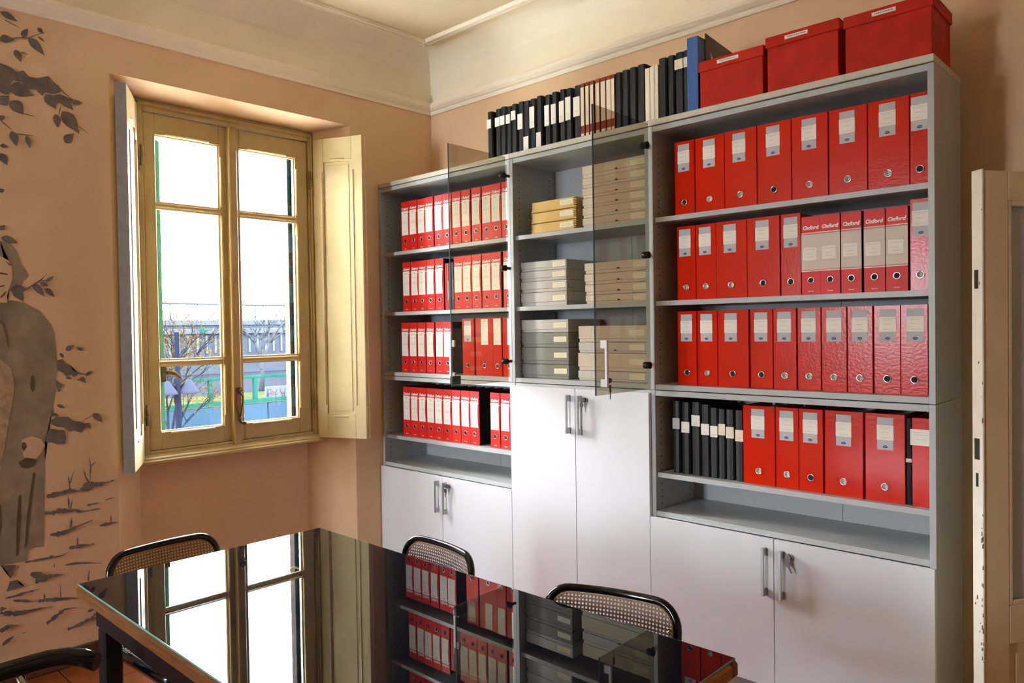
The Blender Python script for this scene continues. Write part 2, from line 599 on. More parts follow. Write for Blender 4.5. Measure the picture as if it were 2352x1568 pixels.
SX = FX - 0.015                   # sash face
for (ya, yb, ga, gb, side) in ((1.585, 2.064, 1.650, 2.010, 0), (2.098, 2.585, 2.132, 2.500, 1)):
    sa = MB()
    sa.box(SX - 0.045, SX, ya, ga, 0.963, 2.802)
    sa.box(SX - 0.045, SX, gb, yb, 0.963, 2.802)
    sa.box(SX - 0.045, SX, ga, gb, 0.963, 1.060)
    sa.box(SX - 0.045, SX, ga, gb, 2.688, 2.802)
    so = sa.build('sash', 'window_cream', win, 0.003)
    for zc in (1.439, 2.305):
        mu = MB()
        mu.prism([(SX - 0.04, zc - 0.016), (SX - 0.012, zc - 0.016), (SX - 0.002, zc - 0.006), (SX - 0.002, zc + 0.006), (SX - 0.012, zc + 0.016), (SX - 0.04, zc + 0.016)], 1, ga, gb)
        mu.build('glazing_bar', 'window_cream', so)
    for (za, zb) in ((1.060, 1.423), (1.455, 2.289), (2.321, 2.688)):
        MB().box(SX - 0.026, SX - 0.022, ga, gb, za, zb).build('pane', 'window_glass', so)
        rounded_rect_bead(ga + 0.006, gb - 0.006, za + 0.006, zb - 0.006, SX - 0.018, 0.007, 0.006).build('glazing_bead', 'bead_cream', so)
    # stopped chamfers cut along the rails and stiles
    ch = MB()
    ch.tube([(SX + 0.001, ga + 0.05, 2.697), (SX + 0.001, gb - 0.06, 2.697)], 0.007, 6)
    ch.tube([(SX + 0.001, ga + 0.05, 1.051), (SX + 0.001, gb - 0.06, 1.051)], 0.007, 6)
    ch.tube([(SX + 0.001, gb + 0.008, 2.62), (SX + 0.001, gb + 0.008, 2.33)], 0.007, 6)
    ch.tube([(SX + 0.001, gb + 0.008, 2.28), (SX + 0.001, gb + 0.008, 1.46)], 0.007, 6)
    ch.tube([(SX + 0.001, gb + 0.008, 1.415), (SX + 0.001, gb + 0.008, 1.12)], 0.007, 6)
    ch.build('stopped_chamfer', 'bead_cream', so)
    for zc in (2.56, 1.16):
        yy = ya - 0.012 if side == 0 else yb + 0.008
        MB().tube([(FX + 0.004, yy, zc - 0.055), (FX + 0.004, yy, zc - 0.002)], 0.009, 8).tube([(FX + 0.004, yy, zc + 0.002), (FX + 0.004, yy, zc + 0.055)], 0.009, 8).build('hinge', 'steel_hinge', so)
MB().box(SX - 0.04, FX + 0.012, 2.052, 2.106, 0.94, 2.802).build('meeting_strip', 'window_cream', win, 0.006)
MB().tube([(FX + 0.012, 2.056, 0.945), (FX + 0.012, 2.056, 2.80)], 0.006, 6).build('astragal', 'bead_cream', win)
hd = MB()
hx = FX + 0.022
hd.cyl((FX + 0.01, 2.085, 1.262), 0, 0.018, 0.012, 12)
hd.cyl((FX + 0.02, 2.085, 1.262), 0, 0.009, 0.022, 10)
hl = [(hx, 2.085, 1.25), (hx, 2.068, 1.225), (hx, 2.066, 1.19), (hx, 2.078, 1.13), (hx, 2.086, 1.10)]
hr = [(hx, 2.085, 1.25), (hx, 2.106, 1.225), (hx, 2.104, 1.19), (hx, 2.094, 1.13), (hx, 2.088, 1.10)]
hd.tube(hl, 0.0045, 6).tube(hr, 0.0045, 6)
hd.tube([(hx, 2.087, 1.105), (hx, 2.086, 1.085), (hx + 0.002, 2.094, 1.07), (hx + 0.006, 2.106, 1.068)], 0.006, 6)
hd.lathe((hx + 0.010, 2.108, 1.068), [(0.001, -0.012), (0.009, -0.009), (0.012, 0), (0.009, 0.009), (0.001, 0.012)], 10, 0)
tag(hd.build('handle', 'bronze_dark', win), 'looped bronze window latch handle')


def shutter(hinge, ang, zb, h, wd, label, face):
    """two panelled leaves folded against each other; local x runs from the hinge, z up"""
    def leaf(mb, y0, y1, out):
        st, ra = 0.075, 0.15
        ym = (y0 + y1) / 2
        mb.box(0, st, y0, y1, 0, h)
        mb.box(wd - st, wd, y0, y1, 0, h)
        mb.box(st, wd - st, y0, y1, 0, ra)
        mb.box(st, wd - st, y0, y1, h - ra, h)
        mb.box(st, wd - st, ym - 0.004, ym + 0.004, ra, h - ra)
        # raised field inside the panel
        a = 0.022
        yy = y0 + 0.004 if out < 0 else y1 - 0.004
        x0, x1, z0, z1 = st + a, wd - st - a, ra + a, h - ra - a
        mb.box(x0, x1, min(yy, ym), max(yy, ym), z0, z1)
        # stopped chamfers around the panel
        ys = y0 if out < 0 else y1
        for (p, q) in (((st - 0.01, ys, ra + 0.06), (st - 0.01, ys, h - ra - 0.06)), ((wd - st + 0.01, ys, ra + 0.06), (wd - st + 0.01, ys, h - ra - 0.06)), ((st + 0.05, ys, ra - 0.012), (wd - st - 0.05, ys, ra - 0.012)), ((st + 0.05, ys, h - ra + 0.012), (wd - st - 0.05, ys, h - ra + 0.012))):
            mb.tube([p, q], 0.006, 6)
    a, b = MB(), MB()
    if face < 0:
        leaf(a, -0.001, 0.022, -1)
        leaf(b, 0.026, 0.049, 1)
    else:
        leaf(a, -0.022, 0.001, 1)
        leaf(b, -0.049, -0.026, -1)
    o = rawobj('shutter', a.mesh('shutter', 'shutter_cream', 0.002), win)
    rawobj('folded_leaf', b.mesh('folded_leaf', 'shutter_cream', 0.002), o)
    hg = MB()
    for zc in (0.22, h - 0.30):
        hg.tube([(-0.006, 0, zc - 0.055), (-0.006, 0, zc - 0.002)], 0.008, 8).tube([(-0.006, 0, zc + 0.002), (-0.006, 0, zc + 0.055)], 0.008, 8)
    rawobj('hinge', hg.mesh('hinge', 'steel_hinge'), o)
    if face > 0:                   # grey-brown closing edge of the folded pair
        rawobj('closing_edge', MB().box(wd, wd + 0.004, -0.049, 0.001, 0, h).mesh('closing_edge', 'shutter_edge'), o)
    r = wloc(win)
    o.location = (hinge[0] - r.x, hinge[1] - r.y, zb - r.z)
    o.rotation_euler = (0, 0, math.radians(ang))
    tag(o, label)
    return o


shutter((-4.196, 2.612), 24.8, 0.922, 1.895, 0.352, 'cream panelled shutter leaf folded open to the right', -1)
shutter((-4.196, 1.548), -27.7, 0.915, 1.915, 0.345, 'panelled shutter leaf standing open edge-on at the left', 1)

# louvred shutters on the outside, folded back
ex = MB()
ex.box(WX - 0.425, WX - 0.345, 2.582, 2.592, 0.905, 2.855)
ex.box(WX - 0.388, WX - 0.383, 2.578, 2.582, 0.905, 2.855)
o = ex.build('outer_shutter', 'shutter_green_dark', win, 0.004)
ck = MB()
ck.tube([(WX - 0.33, 2.575, 1.46), (WX - 0.335, 2.552, 1.44), (WX - 0.35, 2.532, 1.432), (WX - 0.37, 2.520, 1.45), (WX - 0.372, 2.518, 1.462)], 0.006, 6)
ck.build('hook', 'bronze_dark', o)
ex = MB()
p0, p1 = Vector((WX - 0.515, 1.60, 0)), Vector((WX - 0.95, 1.957, 0))
d_ = (p1 - p0).normalized()
n_ = Vector((-d_.y, d_.x, 0)) * 0.017
for za, zb in ((0.93, 1.03), (2.72, 2.84)):
    ex.prism([((p0 + n_).x, (p0 + n_).y), ((p1 + n_).x, (p1 + n_).y), ((p1 - n_).x, (p1 - n_).y), ((p0 - n_).x, (p0 - n_).y)], 2, za, zb)
for q in (p0, p1 - d_ * 0.07):
    e = q + d_ * 0.07
    ex.prism([((q + n_).x, (q + n_).y), ((e + n_).x, (e + n_).y), ((e - n_).x, (e - n_).y), ((q - n_).x, (q - n_).y)], 2, 1.03, 2.72)
o = ex.build('outer_shutter', 'shutter_green', win, 0.003)
q, e = p0 + d_ * 0.07, p1 - d_ * 0.07
n2 = n_ * 0.9
sl_me = MB()
for k in range(40):
    z = 1.04 + k * 0.042
    sl_me.add([tuple(q + n2 + Vector((0, 0, z))), tuple(e + n2 + Vector((0, 0, z))), tuple(e - n2 + Vector((0, 0, z + 0.035))), tuple(q - n2 + Vector((0, 0, z + 0.035)))], [(0, 1, 2, 3)])
lo = sl_me.build('louvres', 'shutter_green', o)
lo['kind'] = 'stuff'
ck = MB()
ct = p1 - d_ * 0.03 - n_
ck.box(ct.x - 0.02, ct.x + 0.02, ct.y - 0.012, ct.y + 0.012, 1.29, 1.41)
ck.tube([(ct.x, ct.y, 1.335), (ct.x + 0.01, ct.y + 0.03, 1.350), (ct.x + 0.02, ct.y + 0.07, 1.340), (ct.x + 0.025, ct.y + 0.10, 1.310)], [0.016, 0.016, 0.014, 0.010], 8)
tag(ck.build('shutter_catch', 'brass_outdoor', o), 'brass shutter catch')

# second window behind the viewer
w2 = thing('window_2', 'second casement window in the wall behind the viewer', 'window', (-3.30, FY - 0.2, 0.85), kind='structure')
f = MB()
yy0, yy1 = FY - 0.25, FY - 0.18
f.box(-3.70, -3.64, yy0, yy1, 0.85, 2.85)
f.box(-2.91, -2.85, yy0, yy1, 0.85, 2.85)
f.box(-3.64, -2.91, yy0, yy1, 0.85, 0.92)
f.box(-3.64, -2.91, yy0, yy1, 2.79, 2.85)
f.box(-3.31, -3.24, yy0, yy1, 0.92, 2.79)
for z in (1.42, 2.29):
    f.box(-3.64, -2.91, yy0 + 0.02, yy1 - 0.02, z - 0.015, z + 0.015)
f.build('frame', 'window_cream', w2, 0.004)
for x0, x1 in ((-3.64, -3.31), (-3.24, -2.91)):
    for z0, z1 in ((0.92, 1.405), (1.435, 2.275), (2.305, 2.79)):
        MB().box(x0, x1, FY - 0.216, FY - 0.212, z0, z1).build('pane', 'window_glass', w2)

# ------------------------------------------------------------------ cabinets
CF, CB = 3.00, 3.37               # carcass front and back
XS = [-4.035, -2.842, -1.946, -0.745]
TP = 0.022


def handle(parent, x, z0, z1):
    b = MB()
    b.box(x - 0.006, x + 0.006, 2.950, 2.960, z0, z1)
    b.box(x - 0.006, x + 0.006, 2.960, 2.980, z1 - 0.032, z1)
    b.box(x - 0.006, x + 0.006, 2.960, 2.980, z0, z0 + 0.032)
    return tag(b.build('handle', 'alu', parent, 0.0015), 'brushed metal bar handle')


def lock(parent, x, z, bend=0.3, y=2.98):
    b = MB()
    b.tube([(x, y, z), (x, y - 0.012, z)], 0.012, 14)
    b.build('lock', 'chrome', parent)
    k = MB()
    k.tube([(x, y - 0.010, z), (x, y - 0.022, z)], 0.008, 10)
    k.prism([(x - 0.010, z - 0.012), (x + 0.010, z - 0.012), (x + 0.012, z + 0.006), (x + 0.004, z + 0.014), (x - 0.004, z + 0.014), (x - 0.012, z + 0.006)], 1, y - 0.026, y - 0.022)
    c, s = math.cos(bend), math.sin(bend)

    def R_(px, pz):
        return (x + c * px + s * pz - 0.006, z - 0.014 - s * px + c * pz)
    k.prism([R_(-0.009, -0.022), R_(0.009, -0.022), R_(0.011, -0.006), R_(0.005, 0.0), R_(-0.005, 0.0), R_(-0.011, -0.006)], 1, y - 0.030, y - 0.027)
    k.prism([R_(-0.003, -0.050), R_(0.003, -0.050), R_(0.004, -0.022), R_(-0.004, -0.022)], 1, y - 0.030, y - 0.0275)
    tag(k.build('keys', 'key_steel', parent), 'small keys hanging from the lock')


def pegs(parent, x0, x1, z0, z1):
    b = MB()
    z = z0
    while z < z1:
        for yy in (CF + 0.05, CB - 0.06):
            b.box(x0 + TP, x0 + TP + 0.0008, yy - 0.0028, yy + 0.0028, z - 0.0028, z + 0.0028)
            b.box(x1 - TP - 0.0008, x1 - TP, yy - 0.0028, yy + 0.0028, z - 0.0028, z + 0.0028)
        z += 0.032
    o = b.build('peg_holes', 'peg_black', parent)
    o['kind'] = 'stuff'


def carcass(t, x0, x1, z0, z1, bottom=True, top=True):
    MB().box(x0, x0 + TP, CF, CB, z0, z1).build('side_panel', 'melamine_grey', t, 0.001)
    MB().box(x1 - TP, x1, CF, CB, z0, z1).build('side_panel', 'melamine_grey', t, 0.001)
    if top:
        MB().box(x0 + TP, x1 - TP, CF + 0.002, CB, z1 - 0.026, z1 - 0.001).build('top_panel', 'melamine_grey', t, 0.001)
    if bottom:
        MB().box(x0 + TP, x1 - TP, CF + 0.002, CB, z0 + 0.001, z0 + 0.025).build('bottom_panel', 'melamine_grey', t, 0.001)
    xm = x0 + (x1 - x0) * 0.62
    MB().box(x0 + TP, xm - 0.001, CB - 0.012, CB - 0.004, z0 + 0.025, z1 - 0.026).build('back_panel', 'melamine_grey', t)
    MB().box(xm + 0.001, x1 - TP, CB - 0.012, CB - 0.004, z0 + 0.025, z1 - 0.026).build('back_panel', 'melamine_grey', t)


def shelf(t, x0, x1, z):
    MB().box(x0 + TP + 0.002, x1 - TP - 0.002, CF + 0.014, CB - 0.014, z - 0.023, z).build('shelf', 'melamine_grey', t, 0.001)


names = ['corner file cabinet beside the window', 'middle file cabinet', 'file cabinet nearest the glazed door']
# base units
for i in (0, 1, 2):
    x0, x1 = XS[i], XS[i + 1]
    lab = ['white two-door base cabinet with open shelf beside the window', 'tall white two-door base cabinet in the middle of the row', 'white two-door base cabinet with open shelf nearest the glazed door'][i]
    t = thing('base_cabinet', lab, 'cabinet', ((x0 + x1) / 2, 3.18, 0), 'base cabinets along the wall')
    carcass(t, x0, x1, 0.08, 1.301, bottom=True)
    MB().box(x0 + 0.01, x1 - 0.01, CF + 0.04, CB, 0.0, 0.08).build('plinth', 'melamine_grey', t)
    xm = (x0 + x1) / 2
    if i != 1:
        zt = 0.708
        MB().box(x0 + TP, x1 - TP, CF + 0.002, CB - 0.014, 0.710, 0.735).build('deck_panel', 'melamine_grey', t, 0.001)
        shelf(t, x0, x1, 0.914)
        pegs(t, x0, x1, 0.76, 1.26)
        hz = (0.489, 0.683) if i == 0 else (0.471, 0.671)
    else:
        zt = 1.288
        hz = (1.058, 1.256)
    if i == 0:
        xm = -3.424
    if i == 2:
        xm = -1.346
    if i == 1:
        xm = -2.388
    for (a, b, hx_) in ((x0 + 0.001, xm - 0.0015, -0.037), (xm + 0.0015, x1 - 0.001, 0.037)):
        d = MB().box(a, b, CF - 0.020, CF - 0.001, 0.085, zt).build('door', 'melamine_white', t, 0.001)
        handle(d, xm + hx_, *hz)
        if hx_ > 0:
            lock(d, xm + 0.070, hz[1] - 0.020, [0.1, 0.0, -0.5][i])
# upper units
for i in (0, 1, 2):
    x0, x1 = XS[i], XS[i + 1]
    lab = ['upper open shelf unit full of binders beside the window', 'upper middle shelf unit with smoked glass doors', 'upper open shelf unit of wide red files nearest the glazed door'][i]
    t = thing('shelf_unit', lab, 'shelf unit', ((x0 + x1) / 2, 3.18, 1.302), 'upper shelf units along the wall')
    carcass(t, x0, x1, 1.303, 2.530)
    shelf(t, x0, x1, 1.718)
    shelf(t, x0, x1, 2.107)
    pegs(t, x0, x1, 1.36, 2.48)
    MB().box(x0, x1, CF - 0.004, CB + 0.01, 2.533, 2.560).build('top_board', 'melamine_edge', t, 0.002)
    if i == 1:
        # two smoked glass leaves standing open at right angles
        for (hx, ang, sd) in ((-2.850, 272.0, -1), (-1.932, 271.0, 1)):
            g = MB().box(0, 0.428, -0.003, 0.003, 1.309, 2.540)
            gd = rawobj('glass_door', g.mesh('glass_door', 'smoked_glass'), t)
            r = wloc(t)
            gd.location = (hx - r.x, 2.972 - r.y, -r.z)
            gd.rotation_euler = (0, 0, math.radians(ang))
            tag(gd, 'smoked glass door leaf swung open')
            ro = MB()          # dark polished rim of the pane
            ro.box(0.4275, 0.4295, -0.0032, 0.0032, 1.309, 2.540)
            rawobj('pane_rim', ro.mesh('pane_rim', 'peg_black'), gd)
            for z in (1.42, 1.93, 2.435):
                h = MB()
                h.tube([(0.022, -0.016, z), (0.022, 0.016, z)], 0.016, 14)
                h.tube([(0.022, -0.010 * sd, z), (-0.02, -0.012 * sd, z)], 0.008, 8)
                rawobj('hinge', h.mesh('hinge', 'plastic_black'), gd)
            h = MB()
            ys = -1.0 if sd > 0 else -1.0
            ya, yb = (0.003, 0.034)
            y_in, y_out = (ya, yb) if sd > 0 else (-yb, -ya)
            # bar handle: two feet and a bar, on the outer face of the leaf
            if sd > 0:
                h.box(0.392, 0.404, 0.030, 0.042, 1.345, 1.545)
                h.box(0.392, 0.404, 0.003, 0.032, 1.345, 1.380)
                h.box(0.392, 0.404, 0.003, 0.032, 1.510, 1.545)
            else:
                h.box(0.392, 0.404, -0.042, -0.030, 1.345, 1.545)
                h.box(0.392, 0.404, -0.032, -0.003, 1.345, 1.380)
                h.box(0.392, 0.404, -0.032, -0.003, 1.510, 1.545)
            rawobj('handle', h.mesh('handle', 'alu_white', 0.001), gd)
            if sd < 0:
                h = MB().box(0.372, 0.432, -0.010, 0.010, 1.318, 1.362)
                h.cyl((0.392, 0.010, 1.340), 1, 0.004, 0.003, 8).cyl((0.418, 0.010, 1.340), 1, 0.004, 0.003, 8)
                tag(rawobj('lock_plate', h.mesh('lock_plate', 'plastic_black', 0.002), gd), 'black lock catch plate')
            else:
                k = MB()
                k.tube([(0.375, 0.003, 1.372), (0.375, 0.020, 1.372)], 0.010, 10)
                k.lathe((0.375, 0.030, 1.372), [(0.001, -0.012), (0.010, -0.010), (0.012, 0), (0.010, 0.010), (0.001, 0.012)], 8, 1)
                k.box(0.357, 0.373, 0.028, 0.031, 1.320, 1.352)
                k.box(0.363, 0.367, 0.028, 0.031, 1.292, 1.320)
                tag(rawobj('keys', k.mesh('keys', 'key_steel'), gd), 'small keys hanging from the glass door lock')

# ------------------------------------------------------------------ binders
TXT_OX = text_mesh('Oxford', 0.0208, 'print_white', shear=0.22, bold=0.0009, space=1.0)
TXT_ES = text_mesh('Esselte', 0.0078, 'print_white', shear=0.15, bold=0.00008)
MESH = {}


def lines_mesh(w, h, spec, ink, seed):
    """rows of small irregular pen or print strokes, facing -y; spec = [(z fraction, width fraction, thickness, zigzag)]"""
    rnd = random.Random(seed)
    b = MB()
    for (fz, fw, th, zig) in spec:
        x = -w * fw / 2
        xe = w * fw / 2
        while x < xe:
            l = rnd.uniform(0.0025, 0.0065)
            if zig:
                a = rnd.uniform(-1, 1) * zig
                b.add([(x, 0, h * fz + a), (x + l, 0, h * fz - a), (x + l, 0, h * fz - a + th), (x, 0, h * fz + a + th)], [(0, 1, 2, 3)])
            else:
                b.add([(x, 0, h * fz), (x + l, 0, h * fz), (x + l, 0, h * fz + th), (x, 0, h * fz + th)], [(0, 1, 2, 3)])
            x += l + rnd.uniform(0.0008, 0.003)
    return b.mesh('writing', ink)


def get(key, fn):
    if key not in MESH:
        MESH[key] = fn()
    return MESH[key]


def ring_mesh(r, inner):
    b = MB()
    n = 20
    b.lathe((0, 0, 0), [(r, 0.0), (r, -0.0018), (r * 0.9, -0.0030), (r * 0.78, -0.0022), (r * 0.74, 0.0)], n, 1)
    return b.mesh('finger_ring', 'chrome')


def hole_mesh(r, mname):
    return MB().disc((0, -0.0006, 0), 1, r * 0.76, 20).mesh('finger_hole', mname)


def shell_mesh(w, h, d, spine, side, t=0.0025):
    b = MB()
    b.box(-w / 2, w / 2, 0, t, 0, h, 0)
    b.box(-w / 2, -w / 2 + t, t, d, 0, h, 1)
    b.box(w / 2 - t, w / 2, t, d, 0, h, 1)
    b.box(-w / 2, -w / 2 + t * 0.6, -0.0004, t, 0, h, 0)
    return b.mesh('cover', [spine, side], 0.0008)


def pages_mesh(w, h, d):
    return MB().box(-w / 2 + 0.008, w / 2 - 0.008, 0.02, d - 0.012, 0.006, h - 0.022).mesh('pages', 'paper_block')


ORD = ['first', 'second', 'third', 'fourth', 'fifth', 'sixth', 'seventh', 'eighth', 'ninth', 'tenth', 'eleventh', 'twelfth', 'thirteenth', 'fourteenth']
SPINE_Y = 3.05


def add(parent, name, me, loc):
    o = rawobj(name, me, parent)
    o.location = loc
    return o


def oxford(x0, x1, z, label, group, variant, lean=0.0, idx=0):
    w = min(0.078, x1 - x0)
    wk = round(w, 3)
    h, d = 0.318, 0.285
    t = thing('ring_binder', label, 'binder', ((x0 + x1) / 2, SPINE_Y + random.uniform(-0.003, 0.003), z), group)
    add(t, 'cover', get(('oxc', wk), lambda: shell_mesh(wk, h, d, 'binder_red', 'binder_black')), (0, 0, 0))
    add(t, 'pages', get(('oxp', wk), lambda: pages_mesh(wk, h, d)), (0, 0, 0))
    add(t, 'brand_name', TXT_OX, (-0.001, -0.0011, h * 0.855))
    add(t, 'maker_name', TXT_ES, (0, -0.0011, h * 0.045))
    if variant == 'window':
        lw = w - 0.014
        lb = add(t, 'label', get(('oxl', wk, idx % 3), lambda: curled_label(lw, h * 0.49, idx % 3)), (-0.002, 0, h * 0.325))
        add(lb, 'print', get(('oxt', wk, idx % 4), lambda: lines_mesh(lw, h * 0.49, [(0.90, 0.30, 0.003, 0), (0.87, 0.26, 0.002, 0), (0.73, 0.75, 0.0012, 0), (0.66, 0.2, 0.0012, 0), (0.55, 0.45, 0.0014, 0), (0.50, 0.72, 0.0016, 0), (0.46, 0.60, 0.0014, 0), (0.34, 0.16, 0.001, 0), (0.18, 0.40, 0.001, 0), (0.14, 0.45, 0.001, 0)], 'ink_light', idx % 4)), (0, -0.0030, 0))
        st = get(('oxs', wk), lambda: MB().box(-w / 2, w / 2, -0.0007, 0.0, h * 0.775, h * 0.783).mesh('white_stripe', 'print_white'))
        add(t, 'white_stripe', st, (0, 0, 0))
        hz = h * 0.205
    else:
        pl = get(('oxb', wk), lambda: MB().box(-w / 2, w / 2, -0.0008, 0, h * 0.315, h * 0.775).mesh('label', 'paper_beige'))
        lb = add(t, 'label', pl, (0, 0, 0))
        st = get(('oxs2', wk), lambda: MB().box(-w / 2, w / 2, -0.0012, 0, h * 0.783, h * 0.793).box(-w / 2, w / 2, -0.0012, 0, h * 0.298, h * 0.309).mesh('white_stripe', 'print_white'))
        add(t, 'white_stripe', st, (0, 0, 0))
        st = get(('oxs3', wk), lambda: MB().box(-w / 2, w / 2, -0.0010, 0, h * 0.768, h * 0.773).box(-w / 2, w / 2, -0.0010, 0, h * 0.317, h * 0.321).box(-w / 2, w / 2, -0.0010, 0, h * 0.62, h * 0.6215).box(-w / 2, w / 2, -0.0010, 0, h * 0.43, h * 0.4315).mesh('ruled_lines', 'ink_light'))
        add(lb, 'ruled_lines', st, (0, 0, 0))['kind'] = 'stuff'
        sk = add(lb, 'sticker', get('oxk', lambda: MB().box(-0.027, 0.027, -0.0016, 0, 0, h * 0.165).mesh('sticker', 'paper_white')), (-0.004, 0, h * (0.44 + 0.006 * (idx % 3))))
        sk.rotation_euler = (0, (-1) ** idx * 0.02, 0)
        add(lb, 'handwriting', get(('oxh', idx % 3), lambda: lines_mesh(0.05, h * 0.165, [(0.80, 0.8, 0.0012, 0.0006), (0.45, 0.45, 0.0012, 0.0008), (0.2, 0.5, 0.0012, 0.0006)], 'ink_light', 40 + idx % 3)), (-0.004, -0.0022, h * 0.445))
        hz = h * 0.185
    rg = add(t, 'finger_ring', get('oxr', lambda: ring_mesh(0.0135, 0)), (0, -0.0005, hz))
    add(rg, 'finger_hole', get('oxrh', lambda: hole_mesh(0.0145, 'hole_dark')), (0, -0.0008, 0))
    t.rotation_euler = (0, lean, 0)
    return t


def curled_label(w, h, k):
    """a paper label whose right edge lifts a little away from the spine"""
    b = MB()
    n = 8
    for i in range(n):
        z0, z1 = h * i / n, h * (i + 1) / n
        c0 = 0.004 * math.sin(math.pi * i / n) * (0.3 + 0.5 * k)
        c1 = 0.004 * math.sin(math.pi * (i + 1) / n) * (0.3 + 0.5 * k)
        x0a, x0b = w / 2 - 0.5 * c0, w / 2 - 0.5 * c1
        b.add([(-w / 2, -0.0012, z0), (x0a, -0.0012 - c0 * 0.35, z0), (x0b, -0.0012 - c1 * 0.35, z1), (-w / 2, -0.0012, z1)], [(0, 1, 2, 3)])
        b.add([(-w / 2, -0.0002, z0), (x0a, -0.0006 - c0 * 0.35, z0), (x0b, -0.0006 - c1 * 0.35, z1), (-w / 2, -0.0002, z1)], [(3, 2, 1, 0)])
    return b.mesh('label', 'paper_white')


def redfile(x0, x1, z, label, group, lab='std', hole='hole_dark', lean=0.0, idx=0, h=0.338, off=0.0):
    w = x1 - x0
    wk = round(w, 3)
    d = 0.29
    t = thing('lever_arch_file', label, 'binder', ((x0 + x1) / 2, SPINE_Y + random.uniform(-0.004, 0.004), z), group)
    add(t, 'cover', get(('rfc', wk, h), lambda: shell_mesh(wk, h, d, 'binder_gloss', 'binder_gloss')), (0, 0, 0))
    add(t, 'pages', get(('rfp', wk, h), lambda: pages_mesh(wk, h, d)), (0, 0, 0))
    if lab == 'std':
        lw, lh = 0.058, 0.124
        lb = add(t, 'label', get('rfl', lambda: MB().box(-lw / 2, lw / 2, -0.0008, 0, 0, lh).mesh('label', 'paper_grey')), (off, 0, h - 0.014 - lh))
        sk = add(lb, 'sticker', get('rfs', lambda: MB().box(-lw / 2 - 0.001, lw / 2 + 0.001, -0.0018, 0, lh * 0.30, lh * 0.76).mesh('sticker', 'paper_white')), (0, 0, 0))
        add(lb, 'handwriting', get(('rfh', idx % 5), lambda: lines_mesh(lw, lh, [(0.70, 0.8, 0.0010, 0.0005), (0.66, 0.5, 0.0010, 0.0005), (0.53, 0.45, 0.0012, 0.0008), (0.37, 0.55, 0.0010, 0.0005)], 'ink_light', 60 + idx % 5)), (0, -0.0023, 0))
        add(lb, 'logo', get('rfo', lambda: MB().disc((0, -0.0013, 0), 1, 0.0092, 18, ry=0.0052).mesh('logo', 'ink_blue')), (0, 0, lh * 0.10))
        add(lb, 'logo_print', get('rfo2', lambda: lines_mesh(0.012, 0.001, [(0, 1.0, 0.0016, 0.0004)], 'paper_grey', 9)), (0, -0.0016, lh * 0.096))
    elif lab == 'plain':
        lw, lh = 0.058, 0.150
        lb = add(t, 'label', get('rpl', lambda: MB().box(-lw / 2, lw / 2, -0.0012, 0, 0, lh).mesh('label', 'paper_white')), (off, 0, h - 0.006 - lh))
        add(lb, 'print', get(('rph', idx % 2), lambda: lines_mesh(lw, lh, [(0.90, 0.35, 0.003, 0), (0.72, 0.7, 0.0012, 0), (0.62, 0.3, 0.0012, 0), (0.36, 0.2, 0.0012, 0), (0.13, 0.8, 0.0012, 0), (0.08, 0.6, 0.0012, 0)], 'ink_light', 80 + idx % 2)), (0, -0.0018, 0))
    elif lab == 'card':
        lw, lh = 0.075, 0.06
        lb = add(t, 'label', get('rcl', lambda: MB().box(-lw / 2, lw / 2, -0.0012, 0, 0, lh).mesh('label', 'paper_white')), (off, 0, h * 0.69))
        add(lb, 'handwriting', get('rch', lambda: lines_mesh(lw, lh, [(0.8, 0.8, 0.001, 0.0006), (0.66, 0.5, 0.001, 0.0006), (0.36, 0.4, 0.001, 0.0008)], 'ink_light', 91)), (0, -0.0018, 0))
    if lab != 'card':
        rg = add(t, 'finger_ring', get('rfr', lambda: ring_mesh(0.0145, 0)), (off * 0.2, -0.0005, h * 0.172))
        add(rg, 'finger_hole', get(('rfrh', hole), lambda: hole_mesh(0.0150, hole)), (0, -0.0008, 0))
        if hole == 'hole_paper':
            add(rg, 'paper_edge', get('rfe', lambda: MB().box(0.001, 0.008, -0.0016, -0.0012, -0.008, 0.008).mesh('paper_edge', 'paper_block')), (0, 0, 0))
    t.rotation_euler = (0, lean, random.uniform(-0.006, 0.006))
    return t


WS = 'of cabinet beside the window'
NS = ['top shelf', 'second shelf', 'third shelf', 'lowest shelf']
L1 = [-3.86, -3.779, -3.703, -3.622, -3.536, -3.456, -3.37, -3.29, -3.199, -3.115, -3.037, -2.954]
L2 = [-3.858, -3.777, -3.703, -3.623, -3.539, -3.367, -3.290, -3.206, -3.126, -3.043, -2.952]
L3 = [-3.879, -3.797, -3.715, -3.631, -3.546, -3.467]
L4 = [-3.877, -3.798, -3.718, -3.638, -3.559, -3.480, -3.401, -3.322, -3.241, -3.070, -2.988]
for (xs, z, row) in ((L1, 2.107, 0), (L2, 1.718, 1), (L3, 1.328, 2), (L4, 0.914, 3)):
    for i, x in enumerate(xs):
        lab = '%s red and white ring binder from left, %s %s' % (ORD[i], NS[row], WS)
        if i and x < xs[i - 1] + 0.0788:
            x = xs[i] = xs[i - 1] + 0.0788
        oxford(x, x + 0.078, z + 0.0005, lab, 'red and white ring binders beside the window', 'window', idx=i + row)
for i, (a, b, lb, of) in enumerate(((-3.297, -3.197, 'std', -0.004), (-3.186, -3.043, 'plain', 0.004), (-3.038, -2.968, 'plain', 0.0), (-2.962, -2.870, 'plain', 0.020))):
    redfile(a, b, 1.3285, ['red file with grey label after the gap, third shelf %s', 'widest plain red file on the third shelf %s', 'narrow red file with white label, third shelf %s', 'rightmost red file on the third shelf %s'][i] % WS, 'red files beside the window', lb, idx=i, off=of, h=0.335)
